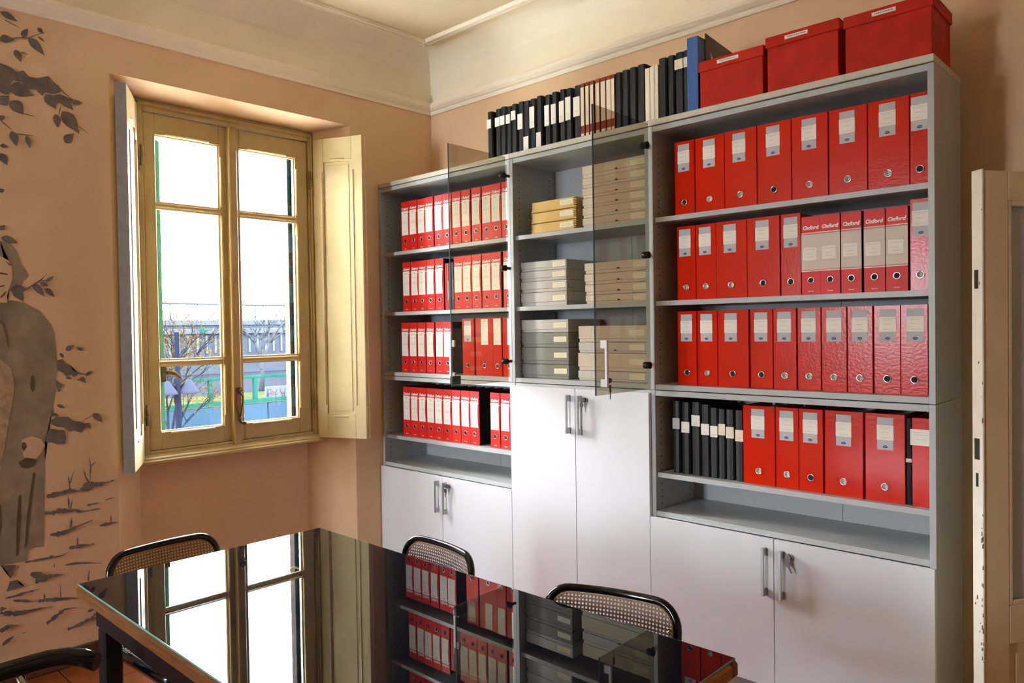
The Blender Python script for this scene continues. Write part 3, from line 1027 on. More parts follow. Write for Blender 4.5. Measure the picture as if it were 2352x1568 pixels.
# slim books in the gap of the second shelf
for i, (x, w, h, mn, lab) in enumerate(((-3.450, 0.012, 0.285, 'binder_red', 'slim red folder beside the fifth binder on the second shelf'), (-3.436, 0.018, 0.285, 'binder_red_line', 'thin red book left of two blue books on the second shelf'), (-3.415, 0.021, 0.285, 'book_navy', 'left one of two slim blue books on the second shelf'), (-3.392, 0.020, 0.290, 'book_navy', 'right one of two slim blue books on the second shelf'))):
    t = thing('book', lab, 'book', (x + w / 2, SPINE_Y + 0.004, 1.7185), 'slim books between the binders')
    add(t, 'cover', shell_mesh(w, h, 0.21, mn, mn, 0.002), (0, 0, 0))
    add(t, 'pages', MB().box(-w / 2 + 0.002, w / 2 - 0.002, 0.003, 0.205, 0.003, h - 0.004).mesh('pages', 'paper_block'), (0, 0, 0))
    if i >= 1:
        me = lines_mesh(h * 0.5, 0.001, [(0, 0.8, 0.005, 0)], 'paper_cream', 100 + i)
        o = add(t, 'spine_print', me, (0.002, -0.0008, h * 0.42))
        o.rotation_euler = (0, math.radians(90), 0)

RS = 'of cabinet nearest the door'
R1 = [(-1.837, -1.736), (-1.732, -1.590), (-1.585, -1.438), (-1.433, -1.287), (-1.283, -1.138), (-1.135, -0.991), (-0.988, -0.842), (-0.839, -0.772)]
for i, (a, b) in enumerate(R1):
    if i == 7:
        b = a + 0.066
    lab = '%s glossy red file from the left, top shelf %s' % (ORD[i], RS)
    redfile(a, b, 2.1075, lab, 'glossy red files on the right', 'std', ['hole_dark', 'hole_paper', 'hole_paper', 'hole_dark', 'hole_paper', 'hole_paper', 'hole_paper', 'hole_dark'][i], idx=i, off=[-0.004, -0.002, -0.006, -0.004, -0.002, -0.002, -0.003, 0.0][i])
R2 = [(-1.828, -1.734), (-1.732, -1.634), (-1.631, -1.486), (-1.482, -1.339), (-1.335, -1.252)]
for i, (a, b) in enumerate(R2):
    redfile(a, b, 1.7185, '%s glossy red file from the left, second shelf %s' % (ORD[i], RS), 'glossy red files on the right', 'std', ['hole_paper', 'hole_paper', 'hole_paper', 'hole_dark', 'hole_dark'][i], idx=i + 2, off=[-0.006, -0.004, -0.006, -0.004, 0.0][i])
for i, x in enumerate((-1.249, -1.171, -1.090, -1.005, -0.924)):
    oxford(x, x + 0.077, 1.7185, '%s of five ring binders with beige labels, second shelf %s' % (ORD[i], RS), 'ring binders with beige labels', 'beige', idx=i)
redfile(-0.840, -0.774, 1.7185, 'glossy red file at the far right end, second shelf %s' % RS, 'glossy red files on the right', 'std', 'hole_paper', idx=3, off=0.004)
R3 = [(-1.828, -1.731), (-1.729, -1.630), (-1.625, -1.481), (-1.475, -1.375), (-1.370, -1.273), (-1.268, -1.174), (-1.170, -1.073), (-1.068, -0.975), (-0.970, -0.877), (-0.873, -0.782)]
for i, (a, b) in enumerate(R3):
    redfile(a, b, 1.3285, '%s glossy red file from the left, third shelf %s' % (ORD[i], RS), 'glossy red files on the right', 'std', ['hole_dark', 'hole_paper', 'hole_dark', 'hole_dark', 'hole_paper', 'hole_paper', 'hole_paper', 'hole_paper', 'hole_dark', 'hole_dark'][i], idx=i, off=[-0.002, -0.004, -0.010, -0.002, -0.002, -0.002, 0.0, 0.0, 0.002, 0.004][i])
R4 = [(-1.509, -1.367), (-1.364, -1.267), (-1.264, -1.167), (-1.160, -1.014), (-1.004, -0.863)]
for i, (a, b) in enumerate(R4):
    redfile(a, b, 0.9145, '%s glossy red file from the left, lowest shelf %s' % (ORD[i], RS), 'glossy red files on the right', 'std', ['hole_paper', 'hole_paper', 'hole_dark', 'hole_paper', 'hole_paper'][i], idx=i, off=[-0.004, -0.002, -0.002, 0.0, 0.002][i], lean=[0, 0, 0, 0.006, 0][i])
redfile(-0.838, -0.774, 0.9145, 'red file with white card label at right end of lowest shelf', 'glossy red files on the right', 'card', idx=1, off=0.0, h=0.330)


def blackfile(x0, x1, z, h, y, label, group, tagz=None, tagh=0.05, tagcol='paper_white', d=0.27, cover='binder_black', tw=1.0, rounded=True, off=0.0):
    w = x1 - x0
    t = thing('slim_binder', label, 'binder', ((x0 + x1) / 2, y, z), group)
    wk = round(w, 3)

    def cov():
        b = MB()
        r = w * 0.38 if rounded else 0.002
        pl = [(-w / 2, d), (-w / 2, r * 0.8)]
        for k in range(5):
            a = math.pi * k / 4
            pl.append((-w / 2 * math.cos(a), r * 0.8 - r * 0.8 * math.sin(a)))
        pl += [(w / 2, r * 0.8), (w / 2, d), (w / 2 - 0.003, d), (w / 2 - 0.003, r), (-w / 2 + 0.003, r), (-w / 2 + 0.003, d)]
        b.prism(pl, 2, 0, h)
        return b.mesh('cover', cover)
    add(t, 'cover', get(('bfc', wk, h, d, cover, rounded), cov), (0, 0, 0))
    add(t, 'pages', get(('bfp', wk, h, d), lambda: MB().box(-w / 2 + 0.004, w / 2 - 0.004, w * 0.4, d - 0.008, 0.004, h - 0.01).mesh('pages', 'paper_block')), (0, 0, 0))
    if tagz is not None:
        lw = w * tw * 0.92
        lb = add(t, 'label', MB().box(-lw / 2, lw / 2, -0.0022, 0.003, 0, tagh).mesh('label', tagcol), (off, 0, tagz))
        add(lb, 'print', get(('bft', wk, round(tagh, 3)), lambda: lines_mesh(lw, tagh, [(0.25, 0.5, 0.0016, 0), (0.15, 0.3, 0.001, 0)], 'ink_light', 120)), (0, -0.003, 0))
    return t


BK = [(-1.869, -1.829, .336, .206, 'paper_grey'), (-1.823, -1.778, .332, .192, 'paper_white'), (-1.770, -1.724, .336, .226, 'paper_white'), (-1.721, -1.678, .328, .190, 'paper_white'), (-1.675, -1.637, .316, .184, 'paper_white'), (-1.634, -1.600, .312, .196, 'paper_cream'), (-1.598, -1.558, .312, .186, 'paper_cream'), (-1.554, -1.514, .312, .176, 'paper_cream')]
for i, (a, b, h, tz, c) in enumerate(BK):
    blackfile(a, b, 0.9145, h, SPINE_Y + 0.005, '%s slim black binder from the left on the lowest right shelf' % ORD[i], 'slim black binders on the lowest right shelf', tz, 0.050, c, off=0.003)
blackfile(-0.862, -0.841, 0.9145, 0.325, SPINE_Y + 0.01, 'thin dark folder between two red files on lowest right shelf', 'slim black binders on the lowest right shelf', 0.16, 0.014, 'paper_white')

# ------------------------------------------------------------------ archive boxes in the middle cabinet
def archbox(x0, x1, z, h, d, colm, label, group, kind='plain', y=3.05, tagx=0.78, lidf=0.72, tagw=0.088):
    w = x1 - x0
    t = thing('archive_box', label, 'box', ((x0 + x1) / 2, y, z), group)
    if kind == 'tan':
        lh = h - 0.003
        add(t, 'body', MB().box(-w / 2, w / 2, 0, d, 0, lh).mesh('body', colm, 0.003), (0, 0, 0))
        add(t, 'lid_edge', MB().box(-w / 2 - 0.001, w / 2 + 0.001, -0.0012, d, h * 0.12, h * 0.17).mesh('lid_edge', colm), (0, 0, 0))
        for sx in (-1, 1):
            b = MB()
            for k in range(5):
                zc = h * (0.18 + 0.16 * k)
                pts = [(sx * (w / 2 - 0.001) + 0.009 * math.cos(2 * math.pi * j / 10), -0.004 + 0.010 * math.sin(2 * math.pi * j / 10), zc + 0.003 * math.sin(2 * math.pi * j / 10)) for j in range(10)]
                b.tube(pts, 0.0016, 5, closed=True)
            add(t, 'metal_edge', b.mesh('metal_edge', 'plastic_black'), (0, 0, 0))
    else:
        lz = h * (1 - lidf)
        add(t, 'body', MB().box(-w / 2 + 0.004, w / 2 - 0.004, 0.004, d - 0.004, 0, h - 0.004).mesh('body', colm, 0.002), (0, 0, 0))
        add(t, 'lid', MB().box(-w / 2, w / 2, 0, d, lz, h - 0.001).mesh('lid', colm, 0.002), (0, 0, 0))
        if kind == 'notch':
            add(t, 'thumb_notch', MB().add([(0.009 * math.cos(math.pi * k / 8), -0.0006, lz + 0.0085 * math.sin(math.pi * k / 8)) for k in range(9)], [tuple(range(9))]).mesh('thumb_notch', 'gap_dark'), (0.02, 0, 0))
        if kind == 'rivet':
            b = MB()
            for k in range(6):
                b.disc((-w / 2 + 0.010, -0.0008, h * (0.2 + 0.13 * k)), 1, 0.0022, 8)
            add(t, 'rivets', b.mesh('rivets', 'alu'), (0, 0, 0))
    tx = -w / 2 + w * tagx
    lb = add(t, 'label', get(('abt', tagw), lambda: MB().box(-tagw / 2, tagw / 2, -0.0012, 0, -0.014, 0.014).mesh('label', 'tag_cream')), (tx, 0, h * 0.55))
    lb.rotation_euler = (0, random.uniform(-0.02, 0.02), 0)
    add(lb, 'print', get(('abp', tagw), lambda: lines_mesh(tagw, 0.02, [(0.2, 0.6, 0.001, 0), (-0.2, 0.75, 0.001, 0)], 'ink_light', 140)), (0, -0.0017, 0))
    return t


MS = 'middle cabinet'
POS3 = ['bottom', 'middle', 'top']
z = 2.1075
for i in range(3):
    archbox(-2.735 + 0.002 * i, -2.420 + 0.001 * i, z, 0.058, 0.26, 'box_tan', '%s tan archive box of the stack of three, top shelf, %s' % (POS3[i], MS), 'tan archive boxes', 'tan', tagx=0.79)
    z += 0.0585
PP = ['lowest', 'second lowest', 'third lowest', 'fourth', 'fifth', 'topmost']
z = 2.1075
for i in range(6):
    archbox(-2.379 + 0.001 * (i % 3), -1.992, z, 0.050 if i < 5 else 0.062, 0.29, 'box_cream', '%s pale box of the six behind glass, top shelf, %s' % (PP[i], MS), 'pale archive boxes on the top shelf', 'notch', tagx=0.88)
    z += 0.0505
z = 1.7185
for i, (h, dx) in enumerate(((0.075, 0.0), (0.060, 0.002), (0.055, 0.0), (0.052, 0.001))):
    archbox(-2.816 + dx, -2.490 + dx, z, h, 0.27, 'box_grey_light', '%s grey box of left stack, second shelf, %s' % (['bottom', 'second lowest', 'third', 'top'][i], MS), 'grey archive boxes', 'plain', tagx=0.84)
    z += h + 0.0005
z = 1.7185
for i, (h, dx) in enumerate(((0.046, 0.004), (0.052, 0.002), (0.054, -0.001), (0.055, 0.0))):
    archbox(-2.370 + dx, -1.990, z, h, 0.29, 'box_cream', '%s pale box of right stack behind glass, second shelf, %s' % (['bottom', 'second lowest', 'third', 'top'][i], MS), 'pale archive boxes on the second shelf', 'notch', tagx=0.90)
    z += h + 0.0005
z = 1.3285
for i, (h, cm, kd) in enumerate(((0.076, 'box_grey_dark', 'rivet'), (0.090, 'box_grey_dark', 'plain'), (0.080, 'box_grey_dark', 'rivet'), (0.070, 'box_grey_light', 'plain'))):
    archbox(-2.815, -2.482, z, h, 0.28, cm, '%s box of left stack, third shelf, %s' % (['bottom dark grey', 'second lowest dark grey', 'third dark grey', 'top light grey'][i], MS), 'archive boxes on the third shelf', kd, tagx=0.83, lidf=0.78)
    z += h + 0.0005
z = 1.3285
for i, (h, cm, kd) in enumerate(((0.050, 'box_grey_light', 'plain'), (0.090, 'box_cream', 'rivet'), (0.055, 'box_grey_light', 'notch'), (0.083, 'box_cream', 'rivet'))):
    archbox(-2.420 + 0.005 * (i > 1), -1.992, z, h, 0.29, cm, '%s box of right stack behind glass, third shelf, %s' % (['bottom thin grey', 'second lowest tall cream', 'third thin grey', 'top tall cream'][i], MS), 'archive boxes on the third shelf', kd, tagx=0.85, lidf=0.80)
    z += h + 0.0005

# ------------------------------------------------------------------ things on top of the cabinets
TZ = 2.5605
TY = 3.06
TB = [(-3.071, -3.038, .19, .05), (-3.010, -2.973, .19, .05), (-2.966, -2.931, .19, .05), (-2.923, -2.891, .19, .05), (-2.880, -2.846, .20, .05), (-2.834, -2.796, .14, .085), (-2.788, -2.751, .006, .085), (-2.745, -2.709, .13, .115), (-2.694, -2.661, .006, .09), (-2.637, -2.604, .12, .11), (-2.587, -2.554, .12, .105), (-2.535, -2.501, .12, .11), (-2.489, -2.455, .12, .12), (-2.440, -2.396, .13, .10)]
for i, (a, b, tz, th) in enumerate(TB):
    blackfile(a, b + 0.005, TZ, 0.285 + 0.003 * (i % 3), TY + 0.004 * (i % 2), '%s thin black album with white spine label from the left atop the cabinets' % ORD[i], 'black albums on top of the cabinets', tz, th, 'paper_white', d=0.24, cover='book_black', tw=0.92, off=-0.003)
TR = [(-2.388, -2.366), (-2.357, -2.336), (-2.328, -2.306), (-2.294, -2.269), (-2.261, -2.231), (-2.226, -2.197), (-2.195, -2.177)]
for i, (a, b) in enumerate(TR):
    t = blackfile(a, b + 0.001, TZ, 0.288, TY, '%s brown album with tall white spine from the left atop the cabinets' % ORD[i], 'brown albums with white spines on top of the cabinets', 0.072, 0.195, 'paper_cream', d=0.24, cover='book_brown', tw=0.95, rounded=False)
    add(t, 'foot_label', MB().box(-(b - a) * 0.42, (b - a) * 0.42, -0.0022, 0, 0.008, 0.032).mesh('foot_label', 'paper_cream'), (0, 0, 0))
for i, (a, b) in enumerate(((-2.174, -2.140), (-2.136, -2.096), (-2.092, -2.051), (-2.047, -2.001))):
    blackfile(a, b, TZ, 0.290 + 0.002 * i, TY, '%s of four plain black albums between brown and white ones' % ORD[i], 'plain black albums on top of the cabinets', None, d=0.24, cover='book_black')
for i, (a, b) in enumerate(((-1.998, -1.974), (-1.973, -1.950), (-1.949, -1.931))):
    blackfile(a, b, TZ, 0.268 + 0.003 * i, TY + 0.003 * i, '%s of three slim white booklets atop the cabinets' % ORD[i], 'white booklets on top of the cabinets', None, d=0.22, cover='book_white', rounded=False)
for i, (a, b, tz) in enumerate(((-1.928, -1.884, None), (-1.876, -1.842, None), (-1.838, -1.792, 0.222), (-1.790, -1.768, 0.222))):
    blackfile(a, b, TZ, 0.296 + 0.003 * (i > 1), TY, ['thick plain black album right of the white booklets', 'narrow plain black album second from the white booklets', 'thick black album with cream label left of blue binder', 'narrow black album with cream label touching the blue binder'][i], 'black albums beside the blue binder', tz, 0.045, 'paper_cream', d=0.25, cover='book_black')
blackfile(-1.766, -1.712, TZ, 0.345, TY - 0.01, 'tall blue binder standing atop the cabinets', 'black albums beside the blue binder', None, d=0.26, cover='book_blue', rounded=False)
t = thing('display_board', 'dark grey board standing behind the smallest red box', 'board', (-1.709, 3.20, TZ))
b = MB()
b.prism([(3.115, TZ), (3.405, TZ), (3.405, TZ + 0.345), (3.115, TZ + 0.372)], 0, -1.7105, -1.7070)
b.build('board', 'acrylic_dark', t, 0.001)
b = MB()
b.prism([(3.16, TZ), (3.36, TZ), (3.16, TZ + 0.30)], 0, -1.7070, -1.7060)
b.build('paper_sheet', 'paper_beige', t)


def redbox(x0, x1, h, label, lx, lw, seed, y=3.04, d=0.262):
    w = x1 - x0
    t = thing('storage_box', label, 'box', ((x0 + x1) / 2, y, TZ), 'red lidded storage boxes')
    add(t, 'body', MB().box(-w / 2 + 0.006, w / 2 - 0.006, 0.006, d - 0.006, 0, h - 0.006).mesh('body', 'box_red', 0.002), (0, 0, 0))
    lid = add(t, 'lid', MB().box(-w / 2, w / 2, 0, d, h - 0.045, h).mesh('lid', 'box_red', 0.002), (0, 0, 0))
    lb = add(lid, 'label', MB().box(-lw / 2, lw / 2, -0.0012, 0, -0.0075, 0.0075).mesh('label', 'paper_white'), (lx, 0, h - 0.020))
    add(lid, 'print', lines_mesh(lw, 0.01, [(-0.15, 0.75, 0.0035, 0)], 'ink_grey', seed), (lx, -0.0018, h - 0.020))
    return t


redbox(-1.7045, -1.398, 0.218, 'smallest red lidded box, leftmost of three atop the cabinets', -0.01, 0.10, 201)
redbox(-1.390, -1.088, 0.240, 'tall red lidded box in the middle of three atop the cabinets', -0.02, 0.095, 202)
redbox(-1.073, -0.756, 0.232, 'largest red lidded box at the right end atop the cabinets', -0.01, 0.085, 203)

# ------------------------------------------------------------------ meeting table
TX0, TX1, TY0, TY1 = -2.845, -0.895, 0.812, 1.772
TT = 0.750
tb = thing('meeting_table', 'large dark glass-topped meeting table with wooden edge', 'table', ((TX0 + TX1) / 2, (TY0 + TY1) / 2, 0))
MB().box(TX0 + 0.012, TX1 - 0.012, TY0 + 0.012, TY1 - 0.012, TT - 0.045, TT - 0.009).build('table_board', 'table_black', tb)
for (ya, yb) in ((TY0, TY0 + 0.030), (TY1 - 0.030, TY1)):
    MB().box(TX0, TX1, ya, yb, TT - 0.050, TT - 0.008).build('long_edge', 'wood_edge', tb, 0.007)
for (xa, xb) in ((TX0, TX0 + 0.030), (TX1 - 0.030, TX1)):
    MB().box(xa, xb, TY0 + 0.03, TY1 - 0.03, TT - 0.050, TT - 0.008).build('end_edge', 'wood_edge_amber', tb, 0.007)
MB().box(TX0 + 0.008, TX1 - 0.008, TY0 + 0.008, TY1 - 0.008, TT - 0.0078, TT - 0.0005).build('glass_top', 'table_glass', tb, 0.0012)
rim = MB()
g0, g1, g2, g3 = TX0 + 0.007, TX1 - 0.007, TY0 + 0.007, TY1 - 0.007
for (a, b, c, d) in ((g0, g1, g2, g2 + 0.0012), (g0, g1, g3 - 0.0012, g3), (g0, g0 + 0.0012, g2, g3), (g1 - 0.0012, g1, g2, g3)):
    rim.box(a, b, c, d, TT - 0.0070, TT - 0.0012)
tag(rim.build('glass_rim', 'glass_edge', tb), 'pale green polished glass edge')
ap = MB()
ap.box(TX0 + 0.05, TX1 - 0.05, TY0 + 0.045, TY0 + 0.085, TT - 0.15, TT - 0.047)
ap.box(TX0 + 0.05, TX1 - 0.05, TY1 - 0.085, TY1 - 0.045, TT - 0.15, TT - 0.047)
ap.box(TX0 + 0.05, TX0 + 0.09, TY0 + 0.085, TY1 - 0.085, TT - 0.15, TT - 0.047)
ap.box(TX1 - 0.09, TX1 - 0.05, TY0 + 0.085, TY1 - 0.085, TT - 0.15, TT - 0.047)
ap.build('apron', 'steel_navy', tb, 0.008)
for x in (TX0 + 0.055, TX1 - 0.115):
    for y in (TY0 + 0.05, TY1 - 0.11):
        MB().box(x, x + 0.06, y, y + 0.06, 0, TT - 0.150).build('leg', 'steel_navy', tb, 0.006)

# ------------------------------------------------------------------ cane-back cantilever chairs
BW, BZ0, BZ1, BR = 0.211, 0.550, 0.777, 0.070     # half width, bottom, top, corner radius of the back loop


def back_y(x, z):
    return -0.262 - 0.16 * (z - 0.55) + 0.75 * x * x


def rrect(hw, z0, z1, r, n=7):
    pts = []
    for (cx, cz, a0) in ((hw - r, z1 - r, 0), (-hw + r, z1 - r, 90), (-hw + r, z0 + r, 180), (hw - r, z0 + r, 270)):
        for k in range(n + 1):
            a = math.radians(a0 + 90 * k / n)
            pts.append((cx + r * math.cos(a), cz + r * math.sin(a)))
    out = []
    L = len(pts)
    for i in range(L):
        a, b = pts[i], pts[(i + 1) % L]
        ns = max(1, int(math.hypot(b[0] - a[0], b[1] - a[1]) / 0.03))
        for k in range(ns):
            out.append((a[0] + (b[0] - a[0]) * k / ns, a[1] + (b[1] - a[1]) * k / ns))
    return out


def cane_mesh(hw, z0, z1, r, pos, pitch=0.0115, wv=0.0027, wd=0.0022, step=0.012):
    """woven cane: upright, level and crossing diagonal strands, cut to a rounded rectangle"""
    def inside(x, z):
        if not (-hw < x < hw and z0 < z < z1):
            return False
        cx = max(abs(x) - (hw - r), 0)
        cz = max((z0 + r) - z, z - (z1 - r), 0)
        return cx * cx + cz * cz < r * r
    b = MB()

    def strand(px, pz, dx, dz, L, wdt, off):
        n = int(L / 0.004)
        run = []
        runs = []
        for i in range(n + 1):
            x, z = px + dx * L * i / n, pz + dz * L * i / n
            if inside(x, z):
                run.append((x, z))
            elif run:
                runs.append(run)
                run = []
        if run:
            runs.append(run)
        for run in runs:
            if len(run) < 2:
                continue
            keep = run[::3]
            if keep[-1] != run[-1]:
                keep.append(run[-1])
            nx, nz = -dz * wdt / 2, dx * wdt / 2
            vs = []
            for (x, z) in keep:
                vs += [pos(x + nx, z + nz, off), pos(x - nx, z - nz, off)]
            b.add(vs, [(2 * i, 2 * i + 1, 2 * i + 3, 2 * i + 2) for i in range(len(keep) - 1)])
    H = z1 - z0
    k = 0
    x = -hw + pitch / 2
    while x < hw:
        strand(x, z0, 0, 1, H, wv, 0.0)
        x += pitch
    z = z0 + pitch / 2
    while z < z1:
        strand(-hw, z, 1, 0, 2 * hw, wv, 0.0006)
        z += pitch
    c = math.sqrt(0.5)
    nd = int((2 * hw + H) / pitch) + 2
    for k in range(nd):
        strand(-hw + pitch / 2 + (k - int(H / pitch) - 1) * pitch, z0, c, c, H / c, wd, 0.0011)
        strand(-hw + pitch / 2 + k * pitch, z0, -c, c, H / c, wd, -0.0005)
    return b.mesh('cane_weave', 'cane')


loop = rrect(BW, BZ0, BZ1, BR)
BACK_ME = MB().tube([(x, back_y(x, z), z) for x, z in loop], 0.0135, 10, closed=True, r2=0.0125).mesh('backrest', 'wood_black')
RIM_ME = MB().tube([(x, back_y(x, z) + 0.004, z) for x, z in rrect(BW - 0.0145, BZ0 + 0.0145, BZ1 - 0.0145, BR - 0.012)], 0.0028, 6, closed=True).mesh('cane_rim', 'rim_cane')
CANE_ME = cane_mesh(BW - 0.010, BZ0 + 0.010, BZ1 - 0.010, BR - 0.008, lambda x, z, o: (x, back_y(x, z) + 0.002 + o, z))
seat_loop = rrect(0.215, -0.215, 0.215, 0.06)
SEAT_ME = MB().tube([(x, y, 0.455) for x, y in seat_loop], 0.016, 8, closed=True, r2=0.020).mesh('seat', 'wood_black')
SCANE_ME = cane_mesh(0.205, -0.205, 0.205, 0.05, lambda x, z, o: (x, z, 0.462 + o), pitch=0.023, wv=0.004, wd=0.003)


def bent(pts, r=0.05, n=5):
    out = [Vector(pts[0])]
    for i in range(1, len(pts) - 1):
        p, a, b = Vector(pts[i]), Vector(pts[i - 1]), Vector(pts[i + 1])
        u, v = (a - p).normalized(), (b - p).normalized()
        rr = min(r, (a - p).length * 0.45, (b - p).length * 0.45)
        s, e = p + u * rr, p + v * rr
        for k in range(n + 1):
            t = k / n
            out.append(s * (1 - t) ** 2 + p * 2 * t * (1 - t) + e * t * t)
    out.append(Vector(pts[-1]))
    return [tuple(q) for q in out]


FRAME = [(-0.188, -0.275, 0.70), (-0.212, -0.245, 0.44), (-0.212, 0.24, 0.44), (-0.212, 0.27, 0.014), (-0.212, -0.27, 0.014), (0.212, -0.27, 0.014), (0.212, 0.27, 0.014), (0.212, 0.24, 0.44), (0.212, -0.245, 0.44), (0.188, -0.275, 0.70)]
FRAME_ME = MB().tube(bent(FRAME, 0.07), 0.0125, 10).mesh('tube_frame', 'chrome')


def chair(loc, rot, label, arms=False):
    t = thing('cane_chair', label, 'chair', loc, 'black cane chairs around the table')
    add(t, 'tube_frame', FRAME_ME, (0, 0, 0))
    s = add(t, 'seat', SEAT_ME, (0, 0, 0))
    c = add(s, 'cane_weave', SCANE_ME, (0, 0, 0))
    c['kind'] = 'stuff'
    b = add(t, 'backrest', BACK_ME, (0, 0, 0))
    c = add(b, 'cane_weave', CANE_ME, (0, 0, 0))
    c['kind'] = 'stuff'
    add(b, 'cane_rim', RIM_ME, (0, 0, 0))
    if arms:
        for sx in (-1, 1):
            pth = [(sx * 0.255, -0.26, 0.650), (sx * 0.27, -0.10, 0.658), (sx * 0.268, 0.06, 0.662), (sx * 0.262, 0.15, 0.662), (sx * 0.248, 0.20, 0.658), (sx * 0.220, 0.235, 0.650), (sx * 0.180, 0.255, 0.642)]
            o = add(t, 'armrest', MB().tube(pth, 0.017, 12, r2=0.027).mesh('armrest', 'wood_black'), (0, 0, 0))
            add(t, 'arm_post', MB().tube(bent([(sx * 0.212, 0.16, 0.44), (sx * 0.262, 0.12, 0.50), (sx * 0.268, 0.08, 0.652)], 0.04), 0.0110, 8).mesh('arm_post', 'chrome'), (0, 0, 0))
    t.rotation_euler = (0, 0, rot)
    return t


# ------------------------------------------------------------------ glazed door standing open at the far right
dr = thing('door_1', 'cream glazed door leaf standing open beside the cabinets', 'door', (-0.115, 3.455, 0), kind='structure')
DL, DH, DT = 0.815, 2.080, 0.042
# local x runs from the hinge to the free edge, +y is the face turned to the camera
d = MB()
d.box(0.0, 0.095, 0, DT, 0.01, DH)
d.box(DL - 0.095, DL - 0.001, 0, DT, 0.01, DH)
d.box(0.095, DL - 0.095, 0, DT, DH - 0.095, DH)
d.box(0.095, DL - 0.095, 0, DT, 0.555, 0.680)
d.box(0.095, DL - 0.095, 0, DT, 0.01, 0.16)
rawobj('leaf_frame', d.mesh('leaf_frame', 'door_cream', 0.003), dr)
p_ = MB().box(0.09, DL - 0.09, 0.012, DT - 0.012, 0.15, 0.56)
p_.box(0.125, DL - 0.125, 0.006, DT - 0.006, 0.19, 0.52)
rawobj('lower_panel', p_.mesh('lower_panel', 'door_cream', 0.004), dr)
rawobj('frosted_pane', MB().box(0.09, DL - 0.09, DT / 2 - 0.003, DT / 2 + 0.003, 0.675, DH - 0.09).mesh('frosted_pane', 'frosted_glass'), dr)
b = MB()
for yy in (0.006, DT - 0.006):
    b.box(0.095, 0.110, yy - 0.005, yy + 0.005, 0.68, DH - 0.095)
    b.box(DL - 0.110, DL - 0.095, yy - 0.005, yy + 0.005, 0.68, DH - 0.095)
    b.box(0.110, DL - 0.110, yy - 0.005, yy + 0.005, 0.68, 0.697)
    b.box(0.110, DL - 0.110, yy - 0.005, yy + 0.005, DH - 0.112, DH - 0.095)
rawobj('glazing_bead', b.mesh('glazing_bead', 'door_cream', 0.003), dr)
e = rawobj('free_edge', MB().box(DL - 0.001, DL + 0.006, 0.001, DT + 0.003, 0.01, DH + 0.004).mesh('free_edge', 'door_edge', 0.002), dr)
b = MB()
for (z, h, w_) in ((1.735, 0.030, 0.008), (1.190, 0.034, 0.010), (1.090, 0.022, 0.005)):
    b.box(DL + 0.0055, DL + 0.0066, DT / 2 - w_, DT / 2 + w_, z - h, z + h)
rawobj('mortise', b.mesh('mortise', 'gap_dark'), e)
rnd = random.Random(5)
b = MB()
for k in range(34):
    z = rnd.choice([rnd.uniform(0.1, 2.0), rnd.uniform(0.4, 1.0)])
    y = rnd.choice([DT + 0.001, DT - 0.003, rnd.uniform(0.01, DT)])
    s = rnd.uniform(0.0012, 0.0034)
    l = s * rnd.uniform(1, 4)
    b.add([(DL + 0.0064, y - s, z - l), (DL + 0.0064, y + s, z - l * 0.6), (DL + 0.0064, y + s * 0.6, z + l), (DL + 0.0064, y - s * 0.7, z + l * 0.7)], [(0, 1, 2, 3)])
o = rawobj('paint_chips', b.mesh('paint_chips', 'chip_brown'), e)
o['kind'] = 'stuff'
hg = MB()
for z in (0.25, 1.85):
    hg.tube([(-0.006, 0.004, z - 0.05), (-0.006, 0.004, z + 0.05)], 0.008, 8)
rawobj('hinge', hg.mesh('hinge', 'steel_hinge'), dr)
dv = Vector((-0.585 - -0.115, 2.785 - 3.455, 0))
dr.rotation_euler = (0, 0, math.atan2(dv.y, dv.x))

# ------------------------------------------------------------------ outside the window
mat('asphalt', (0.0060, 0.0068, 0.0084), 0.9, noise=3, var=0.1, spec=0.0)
mat('gravel_bounce', 'eae4d8', 0.9, noise=6, var=0.06)  # pale tone made up to throw light up onto the ceiling
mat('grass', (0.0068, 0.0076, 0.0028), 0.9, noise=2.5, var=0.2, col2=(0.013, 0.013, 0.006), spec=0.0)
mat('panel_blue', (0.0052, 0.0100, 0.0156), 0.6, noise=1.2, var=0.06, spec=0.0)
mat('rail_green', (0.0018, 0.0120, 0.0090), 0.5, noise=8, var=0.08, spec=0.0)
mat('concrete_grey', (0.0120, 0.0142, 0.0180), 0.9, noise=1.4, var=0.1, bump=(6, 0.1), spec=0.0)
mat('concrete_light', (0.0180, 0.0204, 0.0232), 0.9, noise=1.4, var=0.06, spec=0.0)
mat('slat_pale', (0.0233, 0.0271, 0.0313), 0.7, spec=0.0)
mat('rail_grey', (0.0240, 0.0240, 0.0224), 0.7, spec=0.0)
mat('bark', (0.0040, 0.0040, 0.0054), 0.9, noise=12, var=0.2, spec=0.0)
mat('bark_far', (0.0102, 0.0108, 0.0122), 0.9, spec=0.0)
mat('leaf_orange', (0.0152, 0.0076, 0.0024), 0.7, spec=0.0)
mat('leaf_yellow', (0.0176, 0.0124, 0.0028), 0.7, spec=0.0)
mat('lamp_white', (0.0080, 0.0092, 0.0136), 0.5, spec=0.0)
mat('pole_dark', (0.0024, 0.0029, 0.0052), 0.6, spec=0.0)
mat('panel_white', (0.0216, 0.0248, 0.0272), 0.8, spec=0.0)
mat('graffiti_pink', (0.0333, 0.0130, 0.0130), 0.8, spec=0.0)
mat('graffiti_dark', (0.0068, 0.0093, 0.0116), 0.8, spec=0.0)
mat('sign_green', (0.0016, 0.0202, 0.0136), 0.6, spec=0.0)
GZ = -2.2
o = MB().box(-90, XO - 0.02, -60, 90, GZ - 0.2, GZ).build('ground', 'gravel_bounce')  # hidden below the sill, its pale surface serves as a reflector
